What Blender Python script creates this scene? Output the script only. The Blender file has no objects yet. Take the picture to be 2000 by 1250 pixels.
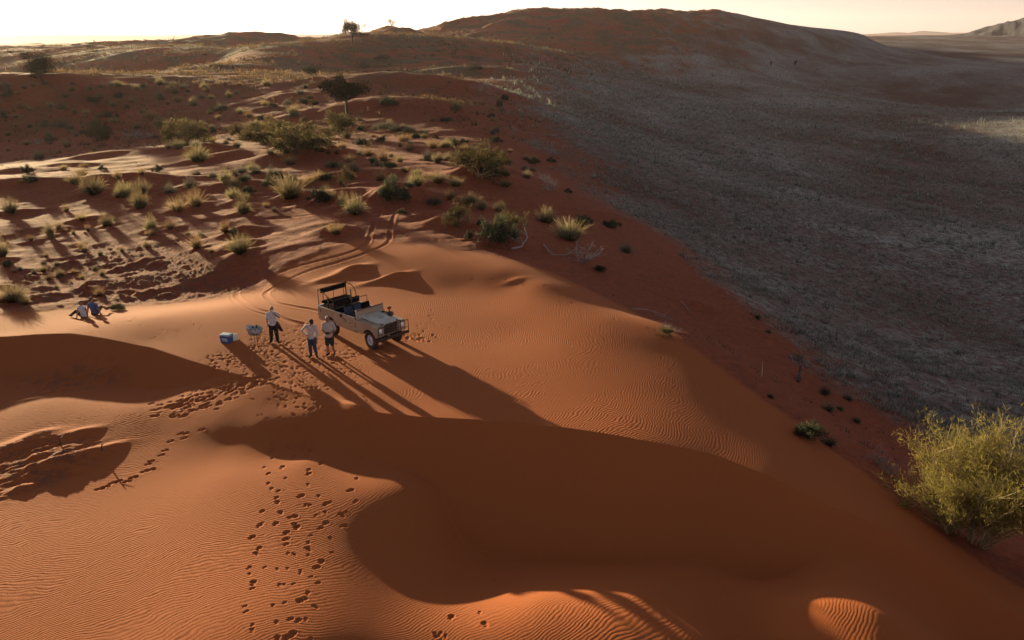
import bpy, bmesh, math, random, time
import numpy as np
from mathutils import Vector, Matrix, Euler

C = bpy.context.scene.collection
SC = bpy.context.scene
R = math.radians

# ------------------------------------------------------------------ camera, world, sun, exposure
CAM_H, PITCH, FPX = 13.0, R(20.0), 1540.0
cam_d = bpy.data.cameras.new("camera")
cam = bpy.data.objects.new("camera", cam_d)
C.objects.link(cam)
cam.location = (0, 0, CAM_H)
cam.rotation_euler = (R(90) - PITCH, 0, 0)
cam_d.sensor_width = 36.0
cam_d.lens = 36.0 * FPX / 2000.0
cam_d.clip_start = 0.1
cam_d.clip_end = 60000
SC.camera = cam

SUN_AZ = R(-38.0)      # left of the view direction (+Y)
SUN_EL = R(6.0)
w = bpy.data.worlds.new("World")
SC.world = w
w.use_nodes = True
nt = w.node_tree
nt.nodes.clear()
sky = nt.nodes.new("ShaderNodeTexSky")
sky.sky_type = 'NISHITA'
sky.sun_disc = False
sky.sun_elevation = SUN_EL
sky.sun_rotation = SUN_AZ
sky.altitude = 1100
sky.air_density = 1.0
sky.dust_density = 0.7
sky.ozone_density = 1.0
bgn = nt.nodes.new("ShaderNodeBackground")
bgn.inputs[1].default_value = 0.05
out = nt.nodes.new("ShaderNodeOutputWorld")
hs = nt.nodes.new("ShaderNodeHueSaturation")
hs.inputs['Saturation'].default_value = 0.34
nt.links.new(sky.outputs[0], hs.inputs['Color'])
tn = nt.nodes.new("ShaderNodeMix"); tn.data_type = 'RGBA'; tn.blend_type = 'MULTIPLY'; tn.inputs[0].default_value = 1.0
tn.inputs[7].default_value = (1.0, 0.92, 0.96, 1)
nt.links.new(hs.outputs[0], tn.inputs[6])
nt.links.new(tn.outputs[2], bgn.inputs[0])
nt.links.new(bgn.outputs[0], out.inputs[0])

sun_d = bpy.data.lights.new("sun", 'SUN')
sun = bpy.data.objects.new("sun", sun_d)
C.objects.link(sun)
SUNV = Vector((math.sin(SUN_AZ) * math.cos(SUN_EL), math.cos(SUN_AZ) * math.cos(SUN_EL), math.sin(SUN_EL)))
sun.rotation_euler = SUNV.to_track_quat('Z', 'Y').to_euler()
sun.location = (-40, 60, 40)
sun_d.energy = 5.0
sun_d.angle = R(0.65)
sun_d.color = (1.0, 0.79, 0.44)

SC.view_settings.view_transform = 'Standard'
SC.view_settings.look = 'None'
SC.view_settings.exposure = 1.72
SC.view_settings.gamma = 1.0
SC.cycles.max_bounces = 6
SC.cycles.use_adaptive_sampling = True

# ------------------------------------------------------------------ small helpers
def tag(o, label=None, cat=None, group=None, kind=None):
    if label: o['label'] = label
    if cat: o['category'] = cat
    if group: o['group'] = group
    if kind: o['kind'] = kind
    return o

def ray(px, py):
    u = (px - 1000.0) / FPX
    v = (625.0 - py) / FPX
    return np.array([u, math.cos(PITCH) + v * math.sin(PITCH), -math.sin(PITCH) + v * math.cos(PITCH)])

def pz(px, py, z):
    d = ray(px, py)
    t = (z - CAM_H) / d[2]
    return np.array([d[0] * t, d[1] * t, z])

def pd(px, py, dist):
    d = ray(px, py)
    t = dist / math.hypot(d[0], d[1])
    return np.array([d[0] * t, d[1] * t, CAM_H + d[2] * t])
# ------------------------------------------------------------------ terrain: height field
def smooth(a, b, x):
    t = np.clip((x - a) / (b - a), 0, 1)
    return t * t * (3 - 2 * t)

def vnoise(x, y, seed=0):
    """gradient noise, about -1..1"""
    xi = np.floor(x).astype(np.int64); yi = np.floor(y).astype(np.int64)
    xf = x - xi; yf = y - yi
    def g(ix, iy):
        h = (ix * 374761393 + iy * 668265263 + seed * 1442695041) & 0xFFFFFFFF
        h = ((h ^ (h >> 13)) * 1274126177) & 0xFFFFFFFF
        a = ((h ^ (h >> 16)) & 0xFFFF) * (2 * math.pi / 65536.0)
        return np.cos(a), np.sin(a)
    u = xf * xf * xf * (xf * (xf * 6 - 15) + 10)
    v = yf * yf * yf * (yf * (yf * 6 - 15) + 10)
    a = g(xi, yi); b = g(xi + 1, yi); c = g(xi, yi + 1); d = g(xi + 1, yi + 1)
    n00 = a[0] * xf + a[1] * yf
    n10 = b[0] * (xf - 1) + b[1] * yf
    n01 = c[0] * xf + c[1] * (yf - 1)
    n11 = d[0] * (xf - 1) + d[1] * (yf - 1)
    return ((n00 * (1 - u) + n10 * u) * (1 - v) + (n01 * (1 - u) + n11 * u) * v) * 1.4

def fbm(x, y, octv, seed=0, gain=0.5):
    s = 0; a = 1.0
    for i in range(octv):
        s = s + a * vnoise(x * 2 ** i + 17.3 * i, y * 2 ** i - 9.1 * i, seed + i)
        a *= gain
    return s

AZK = 1.15
class TPS:
    def __init__(self, pts, smoothing=1e-4):
        P = np.array(pts, float)
        self.u = np.arctan2(P[:, 0], P[:, 1]) * AZK
        self.v = np.log(np.hypot(P[:, 0], P[:, 1]))
        n = len(P)
        K = self.k((self.u[:, None] - self.u) ** 2 + (self.v[:, None] - self.v) ** 2)
        K[np.arange(n), np.arange(n)] += smoothing
        A = np.zeros((n + 3, n + 3)); A[:n, :n] = K
        Q = np.c_[np.ones(n), self.u, self.v]
        A[:n, n:] = Q; A[n:, :n] = Q.T
        self.w = np.linalg.solve(A, np.r_[P[:, 2], 0, 0, 0])
    @staticmethod
    def k(r2):
        return 0.5 * r2 * np.log(r2 + 1e-9)
    def __call__(self, x, y):
        sh = x.shape
        u = (np.clip(np.arctan2(x, y), -1.1, 1.1) * AZK).ravel()
        v = np.log(np.hypot(x, y) + 1e-6).ravel()
        v = np.maximum(v, math.log(9.0))
        o = self.w[-3] + self.w[-2] * u + self.w[-1] * v
        for i in range(len(self.u)):
            r2 = (u - self.u[i]) ** 2 + (v - self.v[i]) ** 2
            o += self.w[i] * self.k(r2)
        return o.reshape(sh)

S1P = [pz(*a) for a in [
    # platform and stoss side of the big dune
    (620,640,0),(740,680,.05),(800,650,.0),(540,670,-.03),(440,670,.0),(640,720,.02),(740,760,.12),
    (830,815,.22),(960,822,.30),(1100,835,.32),(1250,860,.2),(1400,890,-.25),(1500,930,-.5),(1600,980,-.85),(1750,1040,-1.35),(2000,1200,-2.6),
    (1000,650,-.2),(1000,585,-.25),(1100,700,-.05),(1200,770,-.02),(850,600,-.2),(900,700,.1),
    (700,590,-.16),(600,590,-.16),(450,600,-.15),(300,620,-.08),(150,640,-.06),(0,650,-.08),(300,665,-.06),
    (900,560,-.28),(1000,560,-.22),(760,475,.06),(830,492,.12),(900,508,.08),(980,528,.02),(1060,555,-.12),(1190,620,-.35),(1290,690,-.52),(1400,775,-.78),
    (1500,840,-1.12),(1600,900,-1.4),(1700,960,-1.8),(1850,1050,-2.5),(2000,1140,-3.1),
    (700,520,-.14),(800,530,-.10),(600,540,-.3),
    # right-hand flank down to the basin
    (1000,490,-.6),(1100,545,-.95),(1210,605,-1.35),(1360,650,-1.8),(1480,728,-2.3),(1565,800,-2.6),(1665,865,-3.0),(1765,930,-3.4),(920,490,-.15),(1100,520,-1.3),(1200,560,-2.3),(1350,650,-3.2),(1500,740,-3.9),(1650,850,-4.3),(1750,900,-4.6),(1900,1000,-5.2),(2000,1050,-5.8),
    (1400,560,-6),(1500,620,-7.2),(1700,740,-8.2),(1900,860,-9),(1300,450,-8),(1200,380,-7),(1400,350,-13),(1600,450,-15),(1900,600,-18),(2000,750,-14),
    (1150,250,-7),(1300,250,-14),(1500,250,-18),(1700,300,-21),(1900,350,-27),(1600,180,-20),(1200,170,-9),(1900,200,-36),(1400,130,-12),(1700,130,-18),(1300,150,-12),
    # hummock field
    (900,430,-.15),(800,420,0),(700,420,0),(600,440,-.1),(500,450,-.4),(300,450,-.7),(100,450,-1),(100,550,-1.2),(300,572,-1.35),(480,562,-1.0),(400,570,-1.3),(0,600,-.6),
    (560,500,-.1),(430,502,-.45),(320,492,-.75),(200,500,-1.1),(200,570,-1.2),
    (1000,450,-.8),(1100,430,-2.6),(1050,350,-2.2),(900,330,-.2),(700,330,-.2),(500,330,-.2),(200,335,-.9),(0,340,-1.2),(1000,260,-2.0),
    (900,260,-1.0),(680,260,-1.2),(500,255,-1.5),(200,250,-2.4),(0,250,-3.0),(1000,200,-.9),(300,290,-1.6),(600,290,-.9),
]]
S1P += [pz(*a) for a in [(430,722,-.05),(520,745,-.09),(640,785,-.04),(740,806,.08)]]
S1P += [pd(*a) for a in [
    (0,165,190),(150,170,185),(300,163,192),(450,160,195),(600,156,205),(800,166,200),(950,178,205),(1050,165,270),(100,172,300),(300,175,330),(600,140,290),(800,150,280),
    (700,125,340),(850,105,370),(1000,110,400),(1060,130,340),(1080,100,450),
    (650,70,430),(560,85,380),(480,102,340),(380,130,290),(280,150,250),
    (290,79,520),(200,92,470),(350,80,540),(450,72,560),(550,67,600),(100,115,430),(0,150,400),(300,118,380),(420,95,420),
    (0,92,1500),(100,86,1300),(200,92,1200),(0,110,800),(120,100,900),(330,84,1100),(500,76,1300),
    (690,82,500),(765,53,560),(560,95,760),(660,100,720),(760,95,820),(700,90,620),(900,75,900),(1010,60,1000),(1130,60,1050),(1300,65,1080),(1450,70,1200),(400,105,700),(300,110,680),(200,115,640),(480,125,430),(350,150,360),(620,92,560),(900,41,680),(1010,24,770),(1130,20,820),(1230,22,820),(1300,27,830),(1420,25,860),(1480,36,890),(1540,54,900),(1600,60,900),(1420,45,1080),(1480,58,1120),(1540,72,1150),(1600,80,1200),(1700,66,1100),(1880,69,1800),
    (850,75,560),(1000,62,600),(1150,72,620),(1330,85,640),(1400,62,760),(1500,95,780),(1600,100,900),(1700,85,1100),(1900,95,1300),(1350,110,560),(1850,130,800),
    (-500,200,200),(-500,100,600),(-600,500,60),(-600,800,30),(2600,500,160),(2600,200,400),(2600,900,50),
]]
for px in (-800, -300, 100, 500, 900, 1300, 1700, 2200, 2800):
    q = pd(px, 60, 2600); q[2] = -30; S1P.append(q)
    q = pd(px, 60, 6000); q[2] = -25; S1P.append(q)
    q = pd(px, 60, 12000); q[2] = -8; S1P.append(q)
for px in (-300, 300, 900, 1500, 2300):
    q = pz(px, 1250, -1.0); q[:2] *= 0.75; q[2] = -1.0; S1P.append(q)
    q = pz(px, 1500, -1.0); S1P.append(q)
    S1P.append(pz(px, 1100, (0.3, 0.3, 0.3, -0.6, -3)[(-300, 300, 900, 1500, 2300).index(px)]))

S2P = [pz(*a) for a in [
    (-200,720,-1.0),(0,700,-1.1),(150,705,-1.2),(300,718,-1.1),(380,728,-.75),(200,750,-1.0),(50,760,-.9),(330,760,-.75),
    (0,800,-.62),(80,785,-.62),(270,795,-.63),(430,728,-.2),(450,700,-.10),(400,690,-.2),
    (100,870,-.60),(300,850,-.72),(500,720,-.09),(480,742,-.14),(520,765,-.16),(550,790,-.24),(640,795,-.10),(700,810,.0),(440,770,-.30),(450,800,-.36),(400,830,-.55),(600,825,-.32),(600,862,-.76),(450,865,-.68),(500,830,-.42),(250,920,-.74),(0,930,-.62),
    (600,900,-.66),(450,930,-.58),(600,1000,-.45),(600,1150,-.12),(600,1250,.08),(200,1000,-.56),(0,1050,-.40),(200,1100,-.30),(200,1250,-.02),(0,1200,-.1),
    (760,900,-.85),(800,980,-.8),(790,1080,-1.1),(760,1200,-.65),(860,960,-1.1),(700,840,-.45),(780,850,-.65),
    (900,880,-1.5),(920,1020,-2.1),(1000,1000,-2.3),(1000,1100,-2.2),(900,1120,-1.75),(1200,1000,-2.8),(1200,1080,-2.5),(1050,1175,-.85),(1250,1165,-.86),(1300,1230,-.72),(1100,1250,-.7),(950,1220,-.85),(1370,1245,-.9),
    (1400,1240,-1.4),(1430,1100,-2.4),(1300,920,-2.4),(1400,960,-2.5),(1500,1000,-2.3),(1600,1040,-2.0),(1530,1085,-2.75),(1460,1125,-2.8),(1590,1080,-1.9),(1520,1140,-1.75),(1420,1160,-1.6),(1560,1150,-1.5),
    (1585,1176,-.70),(1640,1178,-.60),(1705,1195,-.60),(1740,1245,-.62),(1660,1250,-.7),(1800,1225,-1.4),(1780,1200,-1.8),(1880,1150,-2.5),(2000,1230,-3.2),(1900,1260,-2.8),(1750,1080,-1.9),(1500,1250,-1.5),
    (-300,900,-.5),(-300,1200,-.0),(300,1500,.3),(900,1500,-1.2),(1500,1500,-1.5),(2300,1500,-3),(2300,1200,-4.5),
]]
BR = [pz(*a) for a in [(-500,690,0),(-200,680,0),(0,665,-.1),(70,657,-.1),(140,657,-.1),(300,682,-.09),(370,706,-.08),(430,722,-.05),(520,745,-.09),(640,785,-.04),(740,806,.08),(830,815,.22),
      (960,822,.30),(1100,835,.32),(1250,860,.2),(1400,890,-.25),(1500,930,-.5),(1600,980,-.85),(1750,1045,-1.35),(2000,1215,-2.7),(2400,1500,-4)]]
S1 = TPS(S1P); S2 = TPS(S2P)

def seg_dist(x, y, P, signed=False):
    """distance to a polyline; positive on the camera side of the line if signed"""
    best = np.full(x.shape, 1e9); sg = np.ones(x.shape)
    for a, b in zip(P[:-1], P[1:]):
        ax, ay, bx, by = a[0], a[1], b[0], b[1]
        dx, dy = bx - ax, by - ay
        L = dx * dx + dy * dy
        t = np.clip(((x - ax) * dx + (y - ay) * dy) / L, 0, 1)
        ex = x - ax - t * dx; ey = y - ay - t * dy
        d = np.hypot(ex, ey)
        m = d < best - 1e-9
        best = np.where(m, d, best)
        if signed:
            cr = dx * (y - ay) - dy * (x - ax)
            sg = np.where(m, np.where(cr < 0, 1.0, -1.0), sg)
    return best * sg if signed else best

def base_h(x, y, g1=None, g2=None):
    z = S1(x, y) if g1 is None else g1
    r = np.hypot(x, y)
    m = (r < 46) & (y > 0)
    if m.any():
        xx, yy = x[m], y[m]
        s1 = z[m]; s2 = S2(xx, yy) if g2 is None else g2[m]
        dl = seg_dist(xx, yy, BR, True)
        a = s1 - 0.60 * np.maximum(dl, 0)
        b = s2 - 0.35 * np.maximum(-dl, 0)
        k = 0.10
        h = np.clip(0.5 + 0.5 * (a - b) / k, 0, 1)
        zz = b * (1 - h) + a * h + k * h * (1 - h)
        zz = np.where(dl < -2.5, s1, zz * smooth(-2.5, -1.2, dl) + s1 * (1 - smooth(-2.5, -1.2, dl)))
        z = z.copy(); z[m] = zz
    return z

def world_at(px, py, hf=None):
    """first point of the ground seen at that pixel of the photograph"""
    hf = hf or base_h
    d = ray(px, py)
    t = np.exp(np.linspace(math.log(8), math.log(4000), 1400))
    X, Y, Z = d[0] * t, d[1] * t, CAM_H + d[2] * t
    h = hf(X, Y)
    i = np.argmax(Z < h)
    if i == 0: i = len(t) - 1
    t0, t1 = t[i - 1], t[i]
    f0 = Z[i - 1] - h[i - 1]; f1 = Z[i] - h[i]
    tt = t0 + (t1 - t0) * f0 / (f0 - f1 + 1e-12)
    return np.array([d[0] * tt, d[1] * tt, CAM_H + d[2] * tt])
# ------------------------------------------------------------------ where the larger plants stand
# (px, py of the foot, width px, height px, kind, zone or own label)
PL = [
 (182,378,42,36,'A',"rounded pale green grass tuft, the plumpest on the left hummocks, beside a lit sand tail"),
 (244,385,26,30,'A','l'),(276,378,34,26,'A','l'),(274,406,30,34,'A','l'),(22,414,34,26,'A','l'),(332,376,26,18,'S','l'),(348,412,36,28,'G','l'),(384,402,34,32,'G','l'),(372,366,28,22,'S','l'),(230,385,18,16,'A','l'),
 (130,412,16,14,'G','l'),(210,440,24,22,'A','l'),(98,460,20,26,'A','l'),(160,430,20,14,'G','l'),(296,448,22,26,'A','l'),(332,446,24,16,'G','l'),(298,460,20,12,'G','l'),(3,502,30,36,'A','l'),(172,452,10,14,'G','l'),
 (26,588,40,34,'A',"dark-based dry grass clump at the left edge beside the seated pair"),(50,594,20,20,'G','l'),(384,484,28,26,'G','l'),(18,522,14,14,'D','l'),(40,528,12,10,'S','l'),(67,534,12,10,'S','l'),(112,518,12,10,'S','l'),(158,484,12,14,'G','l'),(115,446,14,12,'G','l'),(60,470,14,12,'G','l'),(5,590,16,20,'G','l'),
 (440,354,24,22,'A','m'),(458,343,18,14,'S','m'),(458,370,20,22,'A','m'),(456,388,22,20,'A','m'),(476,392,26,14,'A','m'),(476,416,28,30,'A','m'),(487,382,20,18,'D','m'),
 (568,386,50,40,'A',"large green-gold grass clump with a dark base, left of two smaller clumps above the tracks"),(622,396,32,26,'D','m'),(641,390,26,24,'A','m'),(672,404,24,26,'A','m'),(694,416,40,32,'A',"bright green-based grass tuft with golden tips nearest the upper end of the wheel tracks"),
 (678,364,32,34,'P','m'),(648,326,30,16,'S','m'),(692,334,22,16,'S','m'),(682,316,22,14,'G','m'),(720,304,24,18,'G','m'),(748,314,24,28,'G','m'),(770,326,16,16,'G','m'),(728,320,18,12,'D','m'),
 (770,392,54,44,'D',"large dark blue-green shrub on the red sand slope above the wheel tracks"),(441,454,16,24,'G','m'),(458,458,22,12,'D','m'),(469,494,42,34,'A',"dark green grass clump nearest the bend of the wheel tracks"),(656,456,30,20,'G',"dry grass tuft on a small sand mound just left of the wheel tracks"),(785,418,18,10,'D','m'),(550,350,10,14,'D','m'),(520,405,14,10,'G','m'),(535,412,10,9,'S','m'),(570,340,14,9,'W','m'),(545,335,12,8,'W','m'),(612,342,18,8,'W','m'),
 (814,362,30,24,'A','m'),(848,398,36,16,'S','m'),(880,388,26,18,'G','m'),(916,398,38,20,'A','m'),(941,408,26,18,'A','m'),(976,412,22,18,'A','m'),
 (893,440,42,40,'P',"brown twiggy bush on a mound of sand above the dune shoulder"),(941,441,14,12,'D','m'),(915,467,16,16,'D','m'),
 (975,474,72,50,'D',"broad dark shrub with dry tips beside the bleached branch on the dune flank"),(990,458,60,42,'P',"dry twiggy bush growing through the broad dark shrub on the flank"),
 (1067,434,42,26,'A',"pale-topped grass tuft on the flank, the smaller of the two right of the dark shrub"),(1112,468,56,36,'A',"large grey-green grass tuft with straw-coloured tips on the shaded flank"),(1138,440,30,18,'D','r'),(1195,444,36,14,'D','r'),(1222,492,30,20,'S','r'),
 (1138,512,66,34,'W',"mound of bleached grey dead twigs lying on the shaded flank"),(1172,531,20,12,'D','r'),
 (936,346,92,58,'P',"large dry twiggy bush with reddish stems, middle of the hummock field"),(975,332,44,34,'Y','m'),(1025,332,16,12,'S','r'),(1040,334,14,10,'S','r'),(1042,320,26,12,'D','r'),(1077,317,18,10,'D','r'),(1110,377,14,9,'D','r'),(1060,352,26,16,'W','r'),(1072,372,36,26,'W','r'),(1005,470,30,26,'W','r'),
 (670,268,70,46,'P',"sparse yellowish bush directly in front of the dark acacia"),(512,282,64,40,'Y',"bright green-olive bush left of the widest bush in the hummock field"),(582,302,108,58,'Y',"widest olive bush in the hummock field, left of the sparse yellowish bush"),(470,268,36,24,'Y','b'),(500,252,46,16,'A','b'),(540,262,40,26,'Y','b'),
 (735,254,24,12,'S','b'),(752,252,30,16,'S','b'),(775,256,32,16,'S','b'),(800,258,28,14,'S','b'),(828,262,20,10,'S','b'),(790,277,28,16,'G','m'),(845,289,24,18,'G','m'),(872,287,22,14,'A','m'),(835,312,24,20,'S','m'),(800,294,26,16,'G','m'),(905,284,22,12,'D','m'),(918,297,44,16,'G','m'),(875,312,18,12,'A','m'),(898,314,18,14,'S','m'),(705,302,18,12,'S','m'),(658,300,16,12,'G','m'),(640,300,14,10,'G','m'),(668,290,24,14,'G','m'),
 (757,205,38,14,'D','b'),(890,216,20,14,'D','b'),(870,238,18,8,'D','b'),(710,134,26,10,'D','b'),(607,147,28,16,'D','b'),(615,206,14,9,'D','b'),(975,209,14,16,'D','b'),(985,195,16,10,'D','b'),(930,136,30,8,'D','b'),(745,116,30,8,'D','b'),(960,230,16,9,'D','b'),
 (192,276,46,38,'Y',"small rounded olive bush, leftmost of the bushes along the hummock field"),(362,280,88,44,'Y',"broad olive bush with a pale tuft at its foot, left part of the hummock field"),(349,291,24,18,'A',"round pale tuft at the foot of the broad olive bush"),(388,314,44,28,'A',"green-topped grass clump on the lit crest below the broad olive bush"),
 (312,246,24,18,'A','b'),(292,230,26,16,'G','b'),(118,248,42,14,'S','b'),(262,268,40,14,'W','m'),(285,270,34,12,'W','m'),(75,282,26,12,'W','m'),(100,276,22,10,'D','b'),(230,350,18,18,'G','l'),(277,340,16,14,'G','l'),(415,346,20,12,'S','m'),
 (1582,858,46,34,'D',"low dark green shrub on the bare flank, left of the big near bush"),(1618,868,30,20,'S','r'),(1505,776,14,10,'S','r'),(1610,770,22,22,'S','r'),(1617,802,26,18,'S','r'),(1655,780,22,14,'S','r'),(1640,800,16,10,'S','r'),(1672,825,20,14,'S','r'),(1562,742,14,18,'W','r'),(1300,640,26,10,'W','r'),(1320,648,24,8,'W','r'),(1500,650,14,10,'S','r'),(1560,700,16,10,'S','r'),(1480,622,14,12,'S','r'),(1560,650,16,12,'S','r'),
 (1303,656,34,16,'P',"low tangle of dark twigs below the bleached sticks on the shaded flank"),
]
# ------------------------------------------------------------------ ground mesh (one polar sheet round the viewpoint's foot, out to the horizon)
rng = np.random.default_rng(7)
random.seed(7)
AZF = R(41)
_fine = np.arange(-AZF, AZF, 0.00100)
_c1 = AZF + (np.linspace(0, 1, 46)[1:] ** 1.6) * (math.pi - AZF)
AZ = np.concatenate([-_c1[::-1], _fine, _c1[:-1]])
_r = [0.6]
while _r[-1] < 15000:
    r0 = _r[-1]
    if r0 < 11: s = max(0.25, 0.06 * r0)
    elif r0 < 45: s = 0.00085 * (r0 * r0 + 169) / 14.5
    elif r0 < 160: s = 0.0042 * r0
    elif r0 < 1200: s = 0.0050 * r0
    else: s = 0.02 * r0
    _r.append(r0 + s)
RR = np.array(_r)
LR = np.log(RR)
GX = np.sin(AZ)[None, :] * RR[:, None]
GY = np.cos(AZ)[None, :] * RR[:, None]
def up1(A, n, step, axis):
    """Catmull-Rom upsampling of samples taken every `step` along an axis"""
    A = np.moveaxis(A, axis, 0)
    i = np.arange(n) / step; k = np.clip(i.astype(int), 0, len(A) - 2); t = (i - k)[:, None]
    g = lambda o: A[np.clip(k + o, 0, len(A) - 1)]
    p0, p1, p2, p3 = g(-1), g(0), g(1), g(2)
    return np.moveaxis(0.5 * (2 * p1 + (-p0 + p2) * t + (2 * p0 - 5 * p1 + 4 * p2 - p3) * t * t + (-p0 + 3 * p1 - 3 * p2 + p3) * t ** 3), 0, axis)
def grid_eval(fn, nrows=None, step=5):
    n0 = GX.shape[0] if nrows is None else nrows; n1 = GX.shape[1]
    a = fn(GX[:n0 + step:step, ::step], GY[:n0 + step:step, ::step])
    A = np.concatenate([a, a[:, :1]], 1) if False else a
    return up1(up1(A, n0, step, 0), n1, step, 1)
_n46 = int(np.searchsorted(RR, 48))
G1 = grid_eval(S1)
G2 = np.zeros_like(G1); G2[:_n46] = grid_eval(S2, _n46)
GZ = base_h(GX, GY, G1, G2)
GD = np.broadcast_to(RR[:, None], GX.shape)

# zones, as soft masks in world space
def uv_of(p): return (math.atan2(p[0], p[1]), math.log(math.hypot(p[0], p[1])))
def soft_side(P):
    """signed distance (in azimuth / log distance) to a polyline of ground points"""
    Q = [uv_of(p) for p in P]
    U = np.broadcast_to(AZ[None, :], GX.shape); V = np.broadcast_to(LR[:, None], GX.shape)
    return seg_dist(U, V, Q, True)
VAL_LINE = [world_at(*a) for a in [(1400,30),(1350,70),(1310,95),(1260,112),(1150,114),(1075,120),(1015,190),(1070,280),(1170,380),(1290,460),(1400,545),(1520,640),(1620,735),(1780,845),(2000,960)]] + [np.array([60., 8., 0])]
SM_LINE = [world_at(*a) for a in [(2000,1150),(1850,1055),(1715,945),(1625,880),(1540,815),(1445,748),(1335,668),(1225,603),(1090,538),(920,492),(840,480),(760,472),(700,466),(620,496),(560,520),(520,556),(420,583),(250,598),(130,600),(0,614),(-300,640)]]
SM_LINE = [np.array([40., 4., 0])] + SM_LINE
vs = soft_side(VAL_LINE)       # camera side positive -> valley side is ...
M_VAL = smooth(-0.05, 0.09, -vs + 0.075 * fbm(GX * .06, GY * .06, 5, 5, .62))
M_VAL[(GD < 14)] = 0
ss = soft_side(SM_LINE)
M_SM = smooth(-0.012, 0.012, -ss) if ss[np.searchsorted(RR, 30), np.searchsorted(AZ, -0.1)] < 0 else smooth(-0.012, 0.012, ss)

def gidx(x, y, rad):
    a = math.atan2(x, y); r = math.hypot(x, y)
    i0 = np.searchsorted(RR, r - rad); i1 = np.searchsorted(RR, r + rad) + 1
    da = rad / max(r, 1)
    j0 = np.searchsorted(AZ, a - da); j1 = np.searchsorted(AZ, a + da) + 1
    return slice(max(i0, 0), i1), slice(max(j0, 0), j1)

HUM = (1 - M_SM) * (1 - M_VAL)
# direction along which the sand tails lie
TA = math.atan2(0.66, 0.75)
ct, st = math.cos(TA), math.sin(TA)
def aniso(x, y, la, lc):
    a = x * ct + y * st; c = -x * st + y * ct
    return a / la, c / lc
flank = smooth(-1.0, 4, GX - 0.13 * (GY - 45) + 7) * smooth(150, 110, GD)           # right-hand flank: quieter ground
near_hum = smooth(420, 200, GD) * (1 - .75 * smooth(150, 190, GD) * smooth(-45, -5, GX))
u_, v_ = aniso(GX, GY, 4.6, 2.3)
n1 = fbm(u_, v_, 3, 11, 0.38)
n1 = np.where(n1 > 0, n1 * 1.25, n1 * 0.7)
u_, v_ = aniso(GX, GY, 26.0, 11.0)
n2 = fbm(u_, v_, 2, 31, 0.45)
GZ = GZ + HUM * near_hum * (0.11 * n1 * (1 + smooth(90, 200, GD)) * (1 - 0.85 * flank) + 0.34 * n2 * smooth(40, 75, GD) * (1 - 0.9 * flank))
midf = smooth(110, 200, GD) * (1 - smooth(1500, 2500, GD)) * (1 - M_VAL)
u_, v_ = aniso(GX, GY, 60.0, 26.0)
GZ = GZ + midf * (0.9 * fbm(u_, v_, 3, 51, 0.5)) * (1 + 2.4 * smooth(450, 650, GD))
u_, v_ = aniso(GX, GY, 14.0, 7.0)
GZ = GZ + midf * 0.32 * fbm(u_, v_, 2, 61, 0.5) * (1 + 3.2 * smooth(400, 620, GD)) * (1 - smooth(1100, 1500, GD))
GZ = GZ + M_VAL * (0.05 * fbm(GX / 1.7, GY / 1.7, 2, 71) * (GD < 160) + 0.7 * fbm(GX / 90, GY / 60, 2, 73) * smooth(60, 200, GD))
u_, v_ = aniso(GX, GY, 2.2, .7)
GZ = GZ + 0.035 * fbm(u_, v_, 3, 141, .55) * (1 - M_SM) * (1 - M_VAL * .5) * smooth(-2, 3, GX - 0.13 * (GY - 45) + 4) * (GD < 140)
# crusted, trampled patch left of the vehicle, and the small one in the hollow
def blob(P, soft=0.02):
    Q = [uv_of(world_at(*a)) for a in P]; Q.append(Q[0])
    U = np.broadcast_to(AZ[None, :], GX.shape); V = np.broadcast_to(LR[:, None], GX.shape)
    d = seg_dist(U, V, Q)
    inside = np.zeros(GX.shape, bool)
    for (x0, y0), (x1, y1) in zip(Q[:-1], Q[1:]):
        c = ((y0 > V) != (y1 > V)) & (U < (x1 - x0) * (V - y0) / (y1 - y0 + 1e-12) + x0)
        inside ^= c
    return smooth(-soft, soft, np.where(inside, d, -d))
M_CR = blob([(0,560),(60,520),(170,480),(260,465),(330,470),(400,500),(480,545),(520,560),(420,582),(250,597),(100,604),(0,608)], 0.03)
M_CR2 = blob([(40,740),(130,715),(230,715),(245,735),(150,765),(60,775)], 0.03)
M_CR3 = blob([(0,880),(60,865),(170,860),(180,900),(110,945),(0,975)], 0.03)
M_CR = np.clip(M_CR + M_CR2 * .8 + M_CR3, 0, 1)
u_, v_ = aniso(GX, GY, 0.75, 0.33)
rgh = fbm(u_, v_, 3, 91, 0.6)
GZ = GZ + M_CR * 0.085 * np.abs(rgh) * (0.6 + 0.4 * fbm(GX / 2, GY / 2, 2, 95)) * 1.5
GZ = GZ + 0.02 * HUM * (GD < 100) * fbm(GX / .6, GY / .6, 2, 97, .5)

def add_mound(x, y, h, la, lc, rot=None, trough=0.15):
    rad = max(la, lc) * 2.6
    si, sj = gidx(x, y, rad)
    X, Y = GX[si, sj] - x, GY[si, sj] - y
    a0 = TA if rot is None else rot
    a = X * math.cos(a0) + Y * math.sin(a0); c = -X * math.sin(a0) + Y * math.cos(a0)
    e = np.exp(-(a / la) ** 2 - (c / lc) ** 2)
    GZ[si, sj] += h * e

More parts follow.
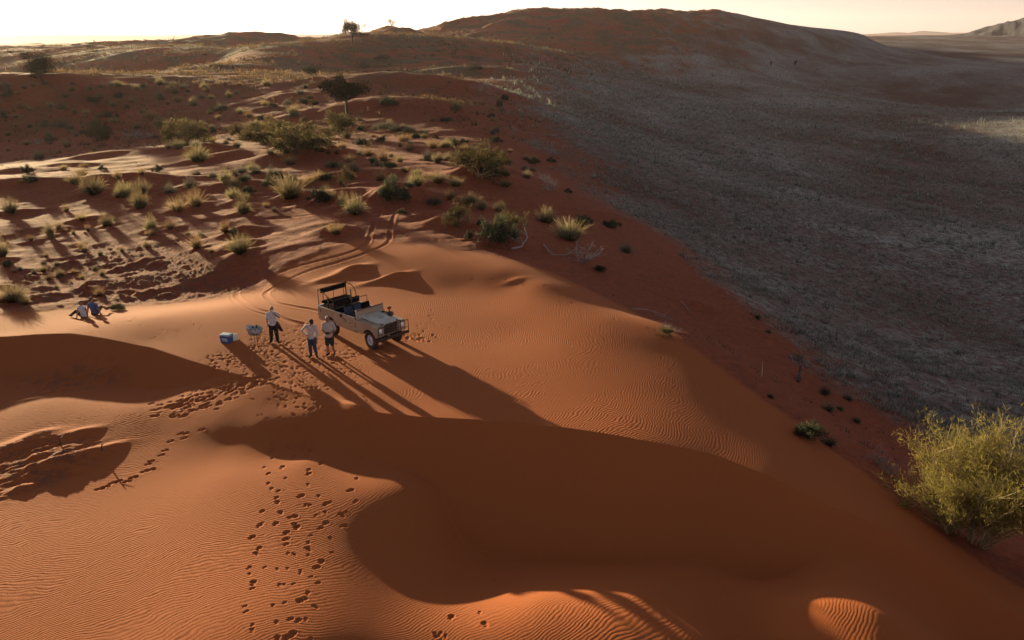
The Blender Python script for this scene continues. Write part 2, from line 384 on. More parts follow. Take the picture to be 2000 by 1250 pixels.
RAMP = M_SM.copy()              # ripple strength
def add_print(x, y, s=1.0, depth=0.05, rot=0.0, asp=1.35):
    rad = 0.5 * s
    si, sj = gidx(x, y, rad)
    X, Y = GX[si, sj] - x, GY[si, sj] - y
    a = X * math.cos(rot) + Y * math.sin(rot); c = -X * math.sin(rot) + Y * math.cos(rot)
    R_ = 0.085 * s
    qa = np.hypot(a - R_ * asp * .55, c) / (R_ * .92); qb = np.hypot(a + R_ * asp * .60, c * 1.12 + R_ * .1) / (R_ * .80)
    q = np.minimum(qa, qb + .12)
    GZ[si, sj] += s * depth * (-np.exp(-q ** 3 * 0.7) + 0.16 * (1 + a * 4) * np.exp(-((q - 1.4) / 0.45) ** 2))
    RAMP[si, sj] *= smooth(0.7, 1.35, q)

# single prints on the near slope, read off one by one
PRINTS = [(655,85),(660,130),(617,180),(718,180),(640,215),(735,240),(640,270),(658,300),(695,312),(685,350),(690,375),(605,425),(708,432),(605,490),(590,505),(680,495),(775,455),(797,515),(790,500),(740,545),(738,580),(738,610),(547,570),(588,632),(572,662),(750,660),(785,665),(865,195),(865,215),(862,275),(820,340),(920,340),(850,390),(870,392),(985,375),(960,385),(957,430),(905,448),(960,490),(930,520),(1070,430),(1050,445),(1060,505),(1127,370),(1133,243),(1097,308),(1155,122),(935,158),(780,120),(985,575),(993,655),(875,560),(862,600),(862,635),(862,670),(935,705),(907,738),(690,748),(747,745),(620,738),(532,740),(535,775),(555,825),(550,855),(700,835),(720,835),(780,830),(820,755),(820,770),(877,790),(915,825),(860,880),(810,925),(835,918),(730,935),(665,950),(903,958),(508,955),(515,985),(685,1045),(762,1027),(805,1035),(850,1028),(550,1060),(548,1090),(690,1135),(740,1135),(775,1110),(875,1140),(1050,190),(1075,190),(1105,188),(830,45),(750,60),(880,85),(800,62),(1820,990),(1850,1055),(1660,1015),(1570,1110),(1600,1105),(1630,1120),(1590,1130),(1910,808),(1830,798)]
for a, b in PRINTS:
    p = world_at(300 + a * .35, 850 + b * .35)
    s = random.choice((.65, .8, .95, 1.1)) if b < 520 else random.choice((.55, .65, .8, .95))
    add_print(p[0], p[1], s, random.uniform(.028, .05), random.gauss(1.4, .5), random.uniform(.9, 1.5))
def scatter_prints(P, n, s0, s1, wid):
    """prints along a px polyline, with spread wid (m)"""
    W = [world_at(*a) for a in P]
    L = [np.hypot(*(b - a)[:2]) for a, b in zip(W[:-1], W[1:])]
    for _ in range(n):
        t = random.random() * sum(L); i = 0
        while t > L[i] and i < len(L) - 1: t -= L[i]; i += 1
        q = W[i] + (W[i + 1] - W[i]) * (t / L[i])
        x = q[0] + random.gauss(0, wid); y = q[1] + random.gauss(0, wid)
        rot = math.atan2((W[i + 1] - W[i])[1], (W[i + 1] - W[i])[0]) + random.gauss(0, .5)
        add_print(x, y, random.uniform(s0, s1), random.uniform(.022, .048), rot, random.uniform(.9, 1.7))
scatter_prints([(320,800),(370,790),(430,770),(480,750),(520,735)], 150, .7, 1.2, .42)
scatter_prints([(330,790),(400,745),(440,700)], 25, .6, .9, .3)
scatter_prints([(480,690),(520,700),(560,740),(600,780),(590,830),(545,845)], 240, .45, .8, .8)
scatter_prints([(470,690),(520,680),(600,690),(660,700),(700,700)], 330, .4, .75, .8)
scatter_prints([(480,700),(560,660),(600,650)], 130, .4, .75, .6)
scatter_prints([(520,690),(560,720),(620,730),(640,770)], 130, .4, .7, .9)
scatter_prints([(410,690),(440,720),(480,750)], 45, .5, .8, .5)
scatter_prints([(600,700),(680,760),(700,790)], 40, .45, .7, .7)
scatter_prints([(795,655),(815,662),(830,650)], 26, .7, 1.0, .35)
scatter_prints([(820,640),(850,640)], 8, .5, .8, .3)
scatter_prints([(540,860),(560,870),(600,860)], 10, .6, .8, .5)
for a, b in [(1175,690),(1210,690),(1200,720),(1315,665),(1110,740),(1075,800),(1050,830),(985,870),(965,890),(945,935),(985,925),(830,1000),(765,1000),(740,1010),(690,1035),(650,1050),(870,975),(1375,430),(1140,510),(1160,505)]:
    p = world_at(a * .3, 640 + b * .3)
    add_print(p[0], p[1], 1.0 if b > 900 else .8, .06, 0.6, 1.6)
p = world_at(348, 793); add_print(p[0], p[1], 1.9, .05, .3, 1.3)
for P_, n_, w_ in [([(840,575),(850,600),(830,640)], 10, .15), ([(600,590),(700,583)], 5, .2), ([(820,650),(850,640),(905,634)], 8, .2), ([(240,620),(300,632)], 10, .3), ([(330,625),(430,655)], 12, .5), ([(860,550),(1010,545)], 6, .3), ([(1010,560),(1190,590),(1300,640)], 26, .25), ([(1060,575),(1180,600)], 20, .9), ([(1250,640),(1500,790),(1700,880)], 60, 1.0)]:
    scatter_prints(P_, n_, .5, .8, w_)

for px, py, h, la, lc, rot in [(60,300,.55,7,1.8,.12),(200,305,.5,5,1.6,.2),(330,298,.6,6,1.8,.05),(520,305,1.0,8,2.4,.0),(120,325,.4,5,1.4,.2),(20,335,.4,5,1.4,.1),(40,368,.9,5,1.8,.2),(260,360,1.0,6,1.8,.1),(460,365,.6,5,1.5,.1),(700,385,.8,5,1.6,.0),
                               (850,172,3.0,26,9,.0),(760,210,2.0,12,6,.0),(900,140,1.6,26,8,.1),(100,163,1.0,26,7,.05),(340,160,.8,26,7,.05)]:
    p = world_at(px, py); add_mound(p[0], p[1], h, la, lc, rot)
# wheel tracks
def add_track(P, wid=0.15, depth=0.035, P2=None):
    W = [world_at(*a) for a in P]
    # smooth the line
    pts = []
    for i in range(len(W) - 1):
        p0 = W[max(i - 1, 0)]; p1 = W[i]; p2 = W[i + 1]; p3 = W[min(i + 2, len(W) - 1)]
        for k in range(6):
            t = k / 6
            pts.append(0.5 * ((2 * p1) + (-p0 + p2) * t + (2 * p0 - 5 * p1 + 4 * p2 - p3) * t * t + (-p0 + 3 * p1 - 3 * p2 + p3) * t ** 3))
    pts.append(W[-1])
    P3 = np.array(pts)
    rmin, rmax = np.hypot(P3[:, 0], P3[:, 1]).min() - 1, np.hypot(P3[:, 0], P3[:, 1]).max() + 1
    az = np.arctan2(P3[:, 0], P3[:, 1])
    si = slice(np.searchsorted(RR, rmin), np.searchsorted(RR, rmax)); sj = slice(np.searchsorted(AZ, az.min() - .02), np.searchsorted(AZ, az.max() + .02))
    d = seg_dist(GX[si, sj], GY[si, sj], P3)
    q = d / wid
    GZ[si, sj] += depth * (-np.exp(-q ** 4) + 0.55 * np.exp(-((q - 1.5) / 0.4) ** 2))
    RAMP[si, sj] *= smooth(1.0, 1.9, q)
TR1 = [(590,632),(560,625),(530,612),(500,603),(478,592),(462,580),(470,566),(520,545),(560,527),(620,510),(680,494),(715,478),(722,462),(730,440),(742,415)]
TR2 = [(640,612),(600,603),(570,598),(535,590),(520,578),(524,568),(560,548),(600,530),(660,512),(720,492),(757,474),(762,455),(768,430),(776,415)]
add_track(TR1); add_track(TR2)
add_track([(600,634),(560,630),(520,616),(485,604),(460,592),(452,580)], .11, .02)
add_track([(860,385),(1000,395),(1150,415),(1300,432),(1400,440)], .35, .09)
add_track([(870,392),(1000,404),(1150,424),(1300,441),(1400,450)], .35, .09)
add_track([(760,385),(700,405),(620,420),(520,428)], .3, .06)

# mounds of blown sand
for px, py, h, la, lc in [(690,527,.30,1.0,.42),(650,542,.12,1.6,.4),(775,541,.24,.9,.32),(742,548,.10,1.4,.35),(1005,548,.05,.8,.3),
                          (650,452,.5,1.6,.8),(468,480,.4,1.8,.8),(480,455,.5,1.6,.7),(395,300,1.0,3.5,1.6),(575,310,1.3,7,2.5),(770,390,.9,3.5,1.3),
                          (690,345,.7,5,1.8),(870,435,.7,1.8,.9),(845,420,.4,3,1.2),(930,345,.9,3,1.6),(1370,598,.35,1.6,.9),(1480,650,.2,1.2,.7),
                          (40,870,.15,1.3,.4),(160,845,.12,.6,.25),(110,905,.15,1.5,.35),(180,885,.10,.6,.25),(75,850,.12,.6,.25),(225,870,.05,.4,.2),(45,955,.12,.4,.2),(130,880,.08,1.0,.25),
                          (200,735,.10,.9,.3),(125,762,.08,.8,.25),(228,598,.12,.5,.35),(60,780,.06,.8,.2)]:
    p = world_at(px, py); add_mound(p[0], p[1], h, la, lc)
for px, py, wpx, hpx, kind, z in PL:                # each larger plant holds its own little drift
    if 300 < py < 600 and px < 1000:
        p = world_at(px, py); w0 = min(wpx, 56) * (p[1] * .94 + 4.5) / FPX
        add_mound(p[0] + .15 * w0, p[1] - .1 * w0, .17 * w0, 1.25 * w0, .42 * w0)
for _ in range(46):              # low knobs in the crusted patches
    p = world_at(random.uniform(0, 330), random.uniform(500, 590)); add_mound(p[0], p[1], random.uniform(.08, .22), random.uniform(.3, .8), random.uniform(.18, .3))
for _ in range(40):
    p = world_at(random.uniform(0, 150), random.uniform(870, 940) ); add_mound(p[0], p[1], random.uniform(.03, .07), random.uniform(.15, .35), random.uniform(.08, .15))

def ground_z(x, y):
    a = math.atan2(x, y); r = math.hypot(x, y)
    i = min(max(np.searchsorted(RR, r) - 1, 0), len(RR) - 2); j = min(max(np.searchsorted(AZ, a) - 1, 0), len(AZ) - 2)
    fi = (r - RR[i]) / (RR[i + 1] - RR[i]); fj = (a - AZ[j]) / (AZ[j + 1] - AZ[j])
    return float((GZ[i, j] * (1 - fj) + GZ[i, j + 1] * fj) * (1 - fi) + (GZ[i + 1, j] * (1 - fj) + GZ[i + 1, j + 1] * fj) * fi)

def at(px, py):
    """where the finished ground is seen at that pixel of the photograph"""
    d = ray(px, py); t = 8.0
    a = math.atan2(d[0], d[1]); j = min(max(np.searchsorted(AZ, a) - 1, 0), len(AZ) - 2)
    col = GZ[:, j]
    zr = CAM_H + d[2] * RR / math.hypot(d[0], d[1])
    m = (zr < col) & (RR > 9)
    i = int(np.argmax(m)) if m.any() else len(RR) - 1
    f0 = zr[i - 1] - col[i - 1]; f1 = zr[i] - col[i]
    r = RR[i - 1] + (RR[i] - RR[i - 1]) * f0 / (f0 - f1 + 1e-12)
    x, y = r * math.sin(a), r * math.cos(a)
    return Vector((x, y, ground_z(x, y)))

# ripple phase: curved crest lines with a slow wander
GCX, GCY = -22.0, 38.0
_g = np.hypot(GX - GCX, GY - GCY) + 0.55 * fbm(GX / 3.5, GY / 3.5, 2, 101) + 0.07 * fbm(GX / .7, GY / .7, 2, 103)
LAM = 0.105
PHASE = _g * (2 * math.pi / LAM)
_dl = np.full(GX.shape, -5.0)
_m = (GD < 46) & (GY > 0)
_dl[_m] = seg_dist(GX[_m], GY[_m], BR, True)
_B = base_h(GX, GY, G1, G2)
_gr = np.gradient(_B, axis=0) / np.gradient(RR)[:, None]; _ga = np.gradient(_B, axis=1) / (np.gradient(AZ)[None, :] * GD)
_sl = np.hypot(_gr, _ga)
slip = smooth(.22, .42, _sl) * _m
RAMP = np.clip(RAMP * (1 - slip) * (1 - M_CR) * smooth(75, 45, GD), 0, 1) * (0.72 + 0.38 * fbm(GX / 5, GY / 5, 2, 107))
RAMP = np.clip(RAMP, 0, 1.2)

nr, nc = GX.shape
me = bpy.data.meshes.new("ground")
co = np.stack([GX, GY, GZ], -1).reshape(-1, 3).astype(np.float32)
co = np.vstack([co, [[0, 0, GZ[0].mean()]]]).astype(np.float32)
I, J = np.meshgrid(np.arange(nr - 1), np.arange(nc), indexing='ij')
J2 = (J + 1) % nc
F = np.stack([I * nc + J, I * nc + J2, (I + 1) * nc + J2, (I + 1) * nc + J], -1).reshape(-1, 4)[:, ::-1]
tri = np.stack([np.full(nc, nr * nc), np.arange(nc), (np.arange(nc) + 1) % nc], -1)[:, ::-1]
lv = np.concatenate([F.ravel(), tri.ravel()]).astype(np.int32)
ls = np.concatenate([np.arange(len(F)) * 4, len(F) * 4 + np.arange(len(tri)) * 3]).astype(np.int32)
me.vertices.add(len(co)); me.vertices.foreach_set("co", co.ravel())
me.loops.add(len(lv)); me.loops.foreach_set("vertex_index", lv)
me.polygons.add(len(ls)); me.polygons.foreach_set("loop_start", ls)
me.polygons.foreach_set("use_smooth", np.ones(len(ls), bool))
def vattr(name, arr):
    at_ = me.attributes.new(name, 'FLOAT', 'POINT')
    at_.data.foreach_set("value", np.append(arr.ravel(), 0).astype(np.float32))
vattr("phase", PHASE); vattr("ripple", RAMP); vattr("valley", M_VAL); vattr("crust", M_CR); vattr("dune", M_SM); vattr("far", smooth(110, 260, GD) * (1 - M_VAL))
me.update(calc_edges=True)
ground = bpy.data.objects.new("ground", me); C.objects.link(ground)
tag(ground, kind='structure')
print("ground verts", len(co), "z range", GZ.min(), GZ.max())
# ------------------------------------------------------------------ materials
class NB:
    def __init__(self, name):
        self.m = bpy.data.materials.new(name); self.m.use_nodes = True
        self.t = self.m.node_tree; self.t.nodes.clear()
        self.out = self.t.nodes.new("ShaderNodeOutputMaterial")
    def n(self, typ, **kw):
        nd = self.t.nodes.new(typ)
        for k, v in kw.items():
            if k.startswith('i_'): nd.inputs[int(k[2:])].default_value = v
            else: setattr(nd, k, v)
        return nd
    def l(self, a, b): self.t.links.new(a, b)
    def math(self, op, a, b=None, c=None, clamp=False):
        nd = self.n("ShaderNodeMath", operation=op, use_clamp=clamp)
        for i, v in enumerate((a, b, c)):
            if v is None: continue
            if isinstance(v, (int, float)): nd.inputs[i].default_value = v
            else: self.l(v, nd.inputs[i])
        return nd.outputs[0]
    def mix(self, f, a, b):
        nd = self.n("ShaderNodeMix", data_type='RGBA')
        for s, v in ((nd.inputs[0], f), (nd.inputs[6], a), (nd.inputs[7], b)):
            if isinstance(v, (int, float)): s.default_value = v
            elif isinstance(v, tuple): s.default_value = (*v, 1)
            else: self.l(v, s)
        return nd.outputs[2]
    def attr(self, name): return self.n("ShaderNodeAttribute", attribute_name=name).outputs[2]
    def noise(self, scale, detail=2, rough=.5, vec=None, out=0, dist=0.0):
        nd = self.n("ShaderNodeTexNoise"); nd.inputs['Scale'].default_value = scale; nd.inputs['Detail'].default_value = detail
        nd.inputs['Roughness'].default_value = rough; nd.inputs['Distortion'].default_value = dist
        if vec is not None: self.l(vec, nd.inputs['Vector'])
        return nd.outputs[out]
    def ramp(self, f, *stops):
        nd = self.n("ShaderNodeValToRGB"); cr = nd.color_ramp
        while len(cr.elements) < len(stops): cr.elements.new(.5)
        for e, (p, c) in zip(cr.elements, stops): e.position = p; e.color = (*c, 1) if isinstance(c, tuple) else (c, c, c, 1)
        self.l(f, nd.inputs[0]); return nd.outputs[0]

def sand_material():
    b = NB("red_desert_sand")
    tc = b.n("ShaderNodeTexCoord").outputs['Object']
    phase, rip, val, crust, dune = [b.attr(n) for n in ("phase", "ripple", "valley", "crust", "dune")]
    # ripple height: sine with sharpened crests and forking
    f1 = b.noise(1.6, 2, .5, tc); f2 = b.noise(6.0, 1, .5, tc)
    ph = b.math('ADD', phase, b.math('MULTIPLY', b.math('SUBTRACT', f1, .5), 8.0))
    ph = b.math('ADD', ph, b.math('MULTIPLY', b.math('SUBTRACT', f2, .5), 2.6))
    s = b.math('SINE', ph)
    s = b.math('POWER', b.math('ADD', b.math('MULTIPLY', s, .5), .5), 1.35)
    amp = b.math('MULTIPLY', rip, b.math('ADD', .75, b.math('MULTIPLY', b.noise(.35, 2, .5, tc), .75)))
    hr = b.math('MULTIPLY', b.math('MULTIPLY', s, amp), 0.0046)
    g = b.math('MULTIPLY', b.math('SUBTRACT', b.noise(30, 2, .6, tc), .5), 0.004)
    rough_n = b.math('MULTIPLY', b.math('SUBTRACT', b.noise(4.5, 4, .65, tc), .5), b.math('ADD', b.math('MULTIPLY', crust, .10), b.math('MULTIPLY', b.math('SUBTRACT', 1.0, dune), .035)))
    h = b.math('ADD', b.math('ADD', hr, g), rough_n)
    bump = b.n("ShaderNodeBump"); bump.inputs['Strength'].default_value = 1.0; bump.inputs['Distance'].default_value = 1.0
    b.l(h, bump.inputs['Height'])
    # colour
    big = b.noise(.05, 3, .55, tc); fine = b.noise(3.0, 4, .6, tc)
    c_dune = b.ramp(big, (.3, (.285, .082, .027)), (.7, (.34, .10, .033)))
    c_red = b.ramp(fine, (.3, (.175, .044, .023)), (.7, (.265, .070, .029)))
    c_red = b.mix(b.ramp(b.noise(1.4, 6, .75, tc), (.5, 0.0), (.68, .65)), c_red, (.10, .045, .032))
    c_sand = b.mix(dune, c_red, c_dune)
    c_sand = b.mix(b.math('MULTIPLY', crust, b.ramp(b.noise(2.2, 4, .7, tc), (.46, 0.0), (.60, .8))), c_sand, (.13, .062, .042))
    vn = b.noise(1.1, 5, .75, tc); vb = b.noise(.012, 5, .65, tc)
    fa = b.attr('far'); c_sand = b.mix(b.math('MULTIPLY', fa, b.ramp(b.noise(.045, 6, .7, tc), (.46, 0.0), (.54, .9))), c_sand, b.ramp(fine, (.3, (.06, .045, .028)), (.7, (.11, .085, .05))))
    c_val = b.ramp(vn, (.38, (.105, .065, .060)), (.50, (.195, .18, .172)), (.62, (.35, .35, .33)))
    c_val2 = b.mix(b.ramp(vb, (.4, 0.0), (.6, 1.0)), c_val, b.ramp(vn, (.40, (.12, .042, .030)), (.60, (.10, .075, .06))))
    edge = b.math('MULTIPLY', b.math('ADD', val, b.math('MULTIPLY', b.math('SUBTRACT', vn, .5), .9)), b.ramp(val, (0.02, 0.0), (.12, 1.0)), clamp=True)
    col = b.mix(edge, c_sand, c_val2)
    p = b.n("ShaderNodeBsdfPrincipled"); p.inputs['Roughness'].default_value = .95; p.inputs['Specular IOR Level'].default_value = .1
    b.l(col, p.inputs['Base Color']); b.l(bump.outputs[0], p.inputs['Normal'])
    b.l(p.outputs[0], b.out.inputs[0])
    return b.m
M_SAND = sand_material()
ground.data.materials.append(M_SAND)
# ------------------------------------------------------------------ mesh helpers
class MB:
    def __init__(self): self.b = bmesh.new(); self.done = set()
    def setmat(self, i):
        """give every face made since the last call material slot i"""
        for f in self.b.faces:
            if f not in self.done: f.material_index = i; self.done.add(f)
        return self
    def _x(self, vs, M):
        if M is not None:
            for v in vs: v.co = M @ v.co
        return self
    def box(self, x0, x1, y0, y1, z0, z1, bev=0.0, M=None, seg=1):
        r = bmesh.ops.create_cube(self.b, size=1.0)['verts']
        for v in r:
            v.co = Vector(((x0 + x1) / 2 + v.co.x * (x1 - x0), (y0 + y1) / 2 + v.co.y * (y1 - y0), (z0 + z1) / 2 + v.co.z * (z1 - z0)))
        vs = r
        if bev > 0:
            es = list({e for v in r for e in v.link_edges})
            o = bmesh.ops.bevel(self.b, geom=es, offset=bev, segments=seg, profile=.6, affect='EDGES')
            vs = list({v for f in o['faces'] for v in f.verts} | {v for v in r if v.is_valid})
            seen = set(); st = [v for v in vs if v.is_valid][:1]
            while st:
                v = st.pop()
                if v in seen: continue
                seen.add(v); st += [e.other_vert(v) for e in v.link_edges]
            vs = list(seen)
        return self._x(vs, M)
    def prism(self, poly, y0, y1, M=None, axis='y'):
        """poly of (x,z) points, extruded along y (or of (y,z) along x; (x,y) along z)"""
        f = {'y': lambda a, b, c: (a, c, b), 'x': lambda a, b, c: (c, a, b), 'z': lambda a, b, c: (a, b, c)}[axis]
        A = [self.b.verts.new(f(a, b, y0)) for a, b in poly]; B = [self.b.verts.new(f(a, b, y1)) for a, b in poly]
        n = len(poly)
        self.b.faces.new(A); self.b.faces.new(B[::-1])
        for i in range(n):
            self.b.faces.new([A[i], B[i], B[(i + 1) % n], A[(i + 1) % n]][::-1])
        return self._x(A + B, M)
    def hull(self, pts, faces, M=None):
        V = [self.b.verts.new(p) for p in pts]
        for f in faces: self.b.faces.new([V[i] for i in f])
        return self._x(V, M)
    def tube(self, pts, r, n=8, r1=None, cap=True, M=None):
        pts = [Vector(p) for p in pts]; N = len(pts); rings = []
        up = None
        for i, p in enumerate(pts):
            t = (pts[min(i + 1, N - 1)] - pts[max(i - 1, 0)]).normalized()
            if up is None:
                up = Vector((0, 0, 1)) if abs(t.z) < .9 else Vector((1, 0, 0))
            a = t.cross(up)
            if a.length < 1e-4: a = t.orthogonal()
            a.normalize(); c = a.cross(t).normalized(); up = c
            rr = r if r1 is None else r + (r1 - r) * i / max(N - 1, 1)
            rings.append([self.b.verts.new(p + (a * math.cos(k * 2 * math.pi / n) + c * math.sin(k * 2 * math.pi / n)) * rr) for k in range(n)])
        for A, B in zip(rings[:-1], rings[1:]):
            for k in range(n): self.b.faces.new([A[k], A[(k + 1) % n], B[(k + 1) % n], B[k]])
        if cap:
            self.b.faces.new(rings[0][::-1]); self.b.faces.new(rings[-1])
        return self._x([v for q in rings for v in q], M)
    def lathe(self, prof, n=24, M=None, closed=False):
        """prof of (radius, y) round the y axis"""
        rings = []
        for r, y in prof:
            rings.append([self.b.verts.new((r * math.cos(k * 2 * math.pi / n), y, r * math.sin(k * 2 * math.pi / n))) for k in range(n)])
        pr = list(zip(rings[:-1], rings[1:]))
        if closed: pr.append((rings[-1], rings[0]))
        for A, B in pr:
            for k in range(n): self.b.faces.new([A[k], B[k], B[(k + 1) % n], A[(k + 1) % n]])
        if not closed:
            if prof[0][0] > 1e-5: self.b.faces.new(rings[0])
            if prof[-1][0] > 1e-5: self.b.faces.new(rings[-1][::-1])
        return self._x([v for q in rings for v in q], M)
    def ell(self, c, r, M=None, n=12, rot=None):
        v = bmesh.ops.create_uvsphere(self.b, u_segments=n * 2 if n > 8 else n, v_segments=n, radius=1)['verts']
        for q in v:
            p = Vector((q.co.x * r[0], q.co.y * r[1], q.co.z * r[2]))
            if rot is not None: p = rot @ p
            q.co = p + Vector(c)
        return self._x(v, M)
    def cap(self, p, q, r0, r1, n=12):
        p, q = Vector(p), Vector(q)
        d = (q - p); L = d.length
        if L < 1e-5: return self.ell(p, (r0,) * 3)
        prof = []
        for k in range(7):
            a = -math.pi / 2 + k * math.pi / 12; prof.append((r0 * math.cos(a) + 1e-6, r0 * math.sin(a)))
        for k in range(7):
            a = k * math.pi / 12; prof.append((r1 * math.cos(a) + 1e-6, L + r1 * math.sin(a)))
        Mx = Matrix.Translation(p) @ Vector((0, 1, 0)).rotation_difference(d).to_matrix().to_4x4()
        return self.lathe(prof, n, Mx)
    def build(self, name, mat, parent=None, smooth=True, voxel=None, relax=2, sharp=None):
        bmesh.ops.remove_doubles(self.b, verts=self.b.verts, dist=1e-6) if voxel is None else None
        bmesh.ops.recalc_face_normals(self.b, faces=self.b.faces)
        me = bpy.data.meshes.new(name); self.b.to_mesh(me); self.b.free()
        o = bpy.data.objects.new(name, me); C.objects.link(o)
        if voxel:
            rm = o.modifiers.new("r", 'REMESH'); rm.mode = 'VOXEL'; rm.voxel_size = voxel; rm.use_smooth_shade = True
            if relax:
                sm = o.modifiers.new("s", 'SMOOTH'); sm.factor = .5; sm.iterations = relax
            dg = bpy.context.evaluated_depsgraph_get()
            m2 = bpy.data.meshes.new_from_object(o.evaluated_get(dg))
            o.modifiers.clear(); o.data = m2; m2.name = name; bpy.data.meshes.remove(me); me = m2
        if mat is not None and not voxel:
            for q in (mat if isinstance(mat, (list, tuple)) else [mat]): me.materials.append(q)
        elif mat is not None: me.materials.clear(); me.materials.append(mat)
        if smooth:
            me.polygons.foreach_set("use_smooth", np.ones(len(me.polygons), bool))
            if voxel is None:
                me.set_sharp_from_angle(angle=R(35 if sharp is None else sharp))
        if parent: o.parent = parent
        return o

def empty(name, loc=(0, 0, 0), rz=0.0, **kw):
    o = bpy.data.objects.new(name, None); C.objects.link(o)
    o.location = loc; o.rotation_euler = (0, 0, rz); o.empty_display_size = .2
    return tag(o, **kw)

def copy_tree(o, parent=None):
    c = o.copy(); C.objects.link(c); c.parent = parent
    for ch in o.children: copy_tree(ch, c)
    return c

def flatmat(name, col, rough=.6, metal=0.0, var=.15, scale=8.0, spec=.4, dust=0.0, bump=0.0, dcol=(.33, .15, .08)):
    b = NB(name)
    tc = b.n("ShaderNodeTexCoord").outputs['Object']
    n1 = b.noise(scale, 4, .6, tc)
    lo = tuple(max(0, c * (1 - var)) for c in col); hi = tuple(min(1, c * (1 + var)) for c in col)
    c = b.ramp(n1, (.3, lo), (.7, hi))
    if dust > 0:
        c = b.mix(b.math('MULTIPLY', b.ramp(b.noise(scale * .45, 5, .65, tc), (.38, 0.0), (.66, 1.0)), dust), c, dcol)
    p = b.n("ShaderNodeBsdfPrincipled")
    b.l(c, p.inputs['Base Color']); p.inputs['Roughness'].default_value = rough; p.inputs['Metallic'].default_value = metal
    p.inputs['Specular IOR Level'].default_value = spec
    if bump > 0:
        bp = b.n("ShaderNodeBump"); bp.inputs['Distance'].default_value = bump; bp.inputs['Strength'].default_value = 1
        b.l(n1, bp.inputs['Height']); b.l(bp.outputs[0], p.inputs['Normal'])
    b.l(p.outputs[0], b.out.inputs[0])
    return b.m
# ------------------------------------------------------------------ open-topped safari vehicle
MT = dict(
    paint=flatmat("sand_beige_paint", (.38, .29, .215), .55, var=.08, scale=3, dust=.55, dcol=(.30, .16, .10)),
    bonnet=flatmat("dusty_grey_paint", (.46, .46, .44), .45, var=.18, scale=5, dust=.35, dcol=(.30, .22, .17)),
    galv=flatmat("galvanised_capping", (.55, .56, .56), .35, metal=.6, var=.12),
    black=flatmat("black_tube_paint", (.018, .017, .017), .45, var=.3, dust=.15),
    seat=flatmat("black_vinyl", (.008, .007, .008), 1.0, var=.3, dust=.02, bump=0, spec=0.0),
    bseat=flatmat("blue_grey_canvas", (.035, .05, .09), .9, var=.25, dust=.05, spec=.05),
    rubber=flatmat("tyre_rubber", (.016, .015, .015), .85, var=.3, dust=.45, bump=.004, dcol=(.20, .09, .05)),
    rim=flatmat("pale_steel_rim", (.62, .66, .74), .4, var=.1, dust=.15),
    under=flatmat("chassis_black", (.02, .017, .015), .8, var=.3, dust=.3),
    brown=flatmat("brown_padding", (.16, .06, .035), .6, var=.2),
    inner=flatmat("dark_interior", (.03, .028, .026), .8, var=.3, dust=.3),
    chrome=flatmat("lamp_reflector", (.75, .77, .8), .12, metal=.9, var=.05),
    orange=flatmat("amber_lens", (.7, .2, .03), .25, var=.05),
    decal=flatmat("emblem_black", (.02, .02, .02), .7),
    decalw=flatmat("emblem_cream", (.62, .50, .42), .7),
    decalr=flatmat("emblem_red", (.35, .10, .07), .7),
)
def glassmat():
    b = NB("lamp_glass"); p = b.n("ShaderNodeBsdfPrincipled")
    p.inputs['Base Color'].default_value = (.8, .85, .9, 1); p.inputs['Roughness'].default_value = .08
    p.inputs['Coat Weight'].default_value = .8
    b.l(p.outputs[0], b.out.inputs[0]); return b.m
MT['glass'] = glassmat()

pF = at(727, 680)
HD = Vector((0.755, -0.655)).normalized()
VZ = math.atan2(HD.y, HD.x)
# near front wheel sits at local (1.385, -0.68)
c_, s_ = math.cos(VZ), math.sin(VZ)
ctr = Vector((pF.x - (1.385 * c_ + .68 * s_), pF.y - (1.385 * s_ - .68 * c_), 0))
def vloc(x, y): return Vector((ctr.x + x * c_ - y * s_, ctr.y + x * s_ + y * c_, 0))
wz = {(x, y): ground_z(*vloc(x, y)[:2]) for x in (1.385, -1.385) for y in (-.68, .68)}
ctr.z = sum(wz.values()) / 4 - .02
veh = empty("safari_vehicle", ctr, VZ, label="beige open-topped safari four-wheel drive with bench seats parked on the red dune", cat="vehicle")
pitch = math.atan2(wz[(-1.385, -.68)] + wz[(-1.385, .68)] - wz[(1.385, -.68)] - wz[(1.385, .68)], 2 * 2.77)
roll = math.atan2(wz[(1.385, .68)] + wz[(-1.385, .68)] - wz[(1.385, -.68)] - wz[(-1.385, -.68)], 4 * .68)
veh.rotation_euler = (roll, pitch, VZ)

ZB, ZT, HW, AR = .60, 1.24, .82, .49
def arch(cx, r, z0, n=12, zc=.44):
    a0 = math.asin(min(1, (z0 - zc) / r))
    return [(cx + r * math.cos(a), zc + r * math.sin(a)) for a in [math.pi - a0 - k * (math.pi - 2 * a0) / n for k in range(n + 1)]]
# rear tub: sides with wheel arches, tailboard, floor, inner walls
m = MB()
side = [(-2.22, .72), (-2.22, ZT), (-.42, ZT), (-.42, ZB)] + arch(-1.385, AR, ZB)[::-1] + [(-2.12, ZB)]
for y0, y1 in ((-HW, -HW + .03), (HW - .03, HW)): m.prism(side, y0, y1)
m.box(-2.22, -2.19, -HW + .03, HW - .03, .70, ZT - .003)
m.box(-2.19, -.45, -HW + .03, HW - .03, .70, .74)
m.box(-.45, -.42, -HW + .03, HW - .03, .60, 1.05)
m.box(-.42, .50, -HW + .04, HW - .04, .60, .64)
m.box(-2.24, -2.222, -.72, .72, .74, 1.18)
for k in range(5): m.box(-2.255, -2.241, -.66, .66, .80 + k * .08, .82 + k * .08)
m.box(-2.24, -.42, -HW - .004, -HW - .0005, .98, 1.0); m.box(-2.24, -.42, HW + .0005, HW + .004, .98, 1.0)
body = m.build("body", MT['paint'], veh)
m = MB()
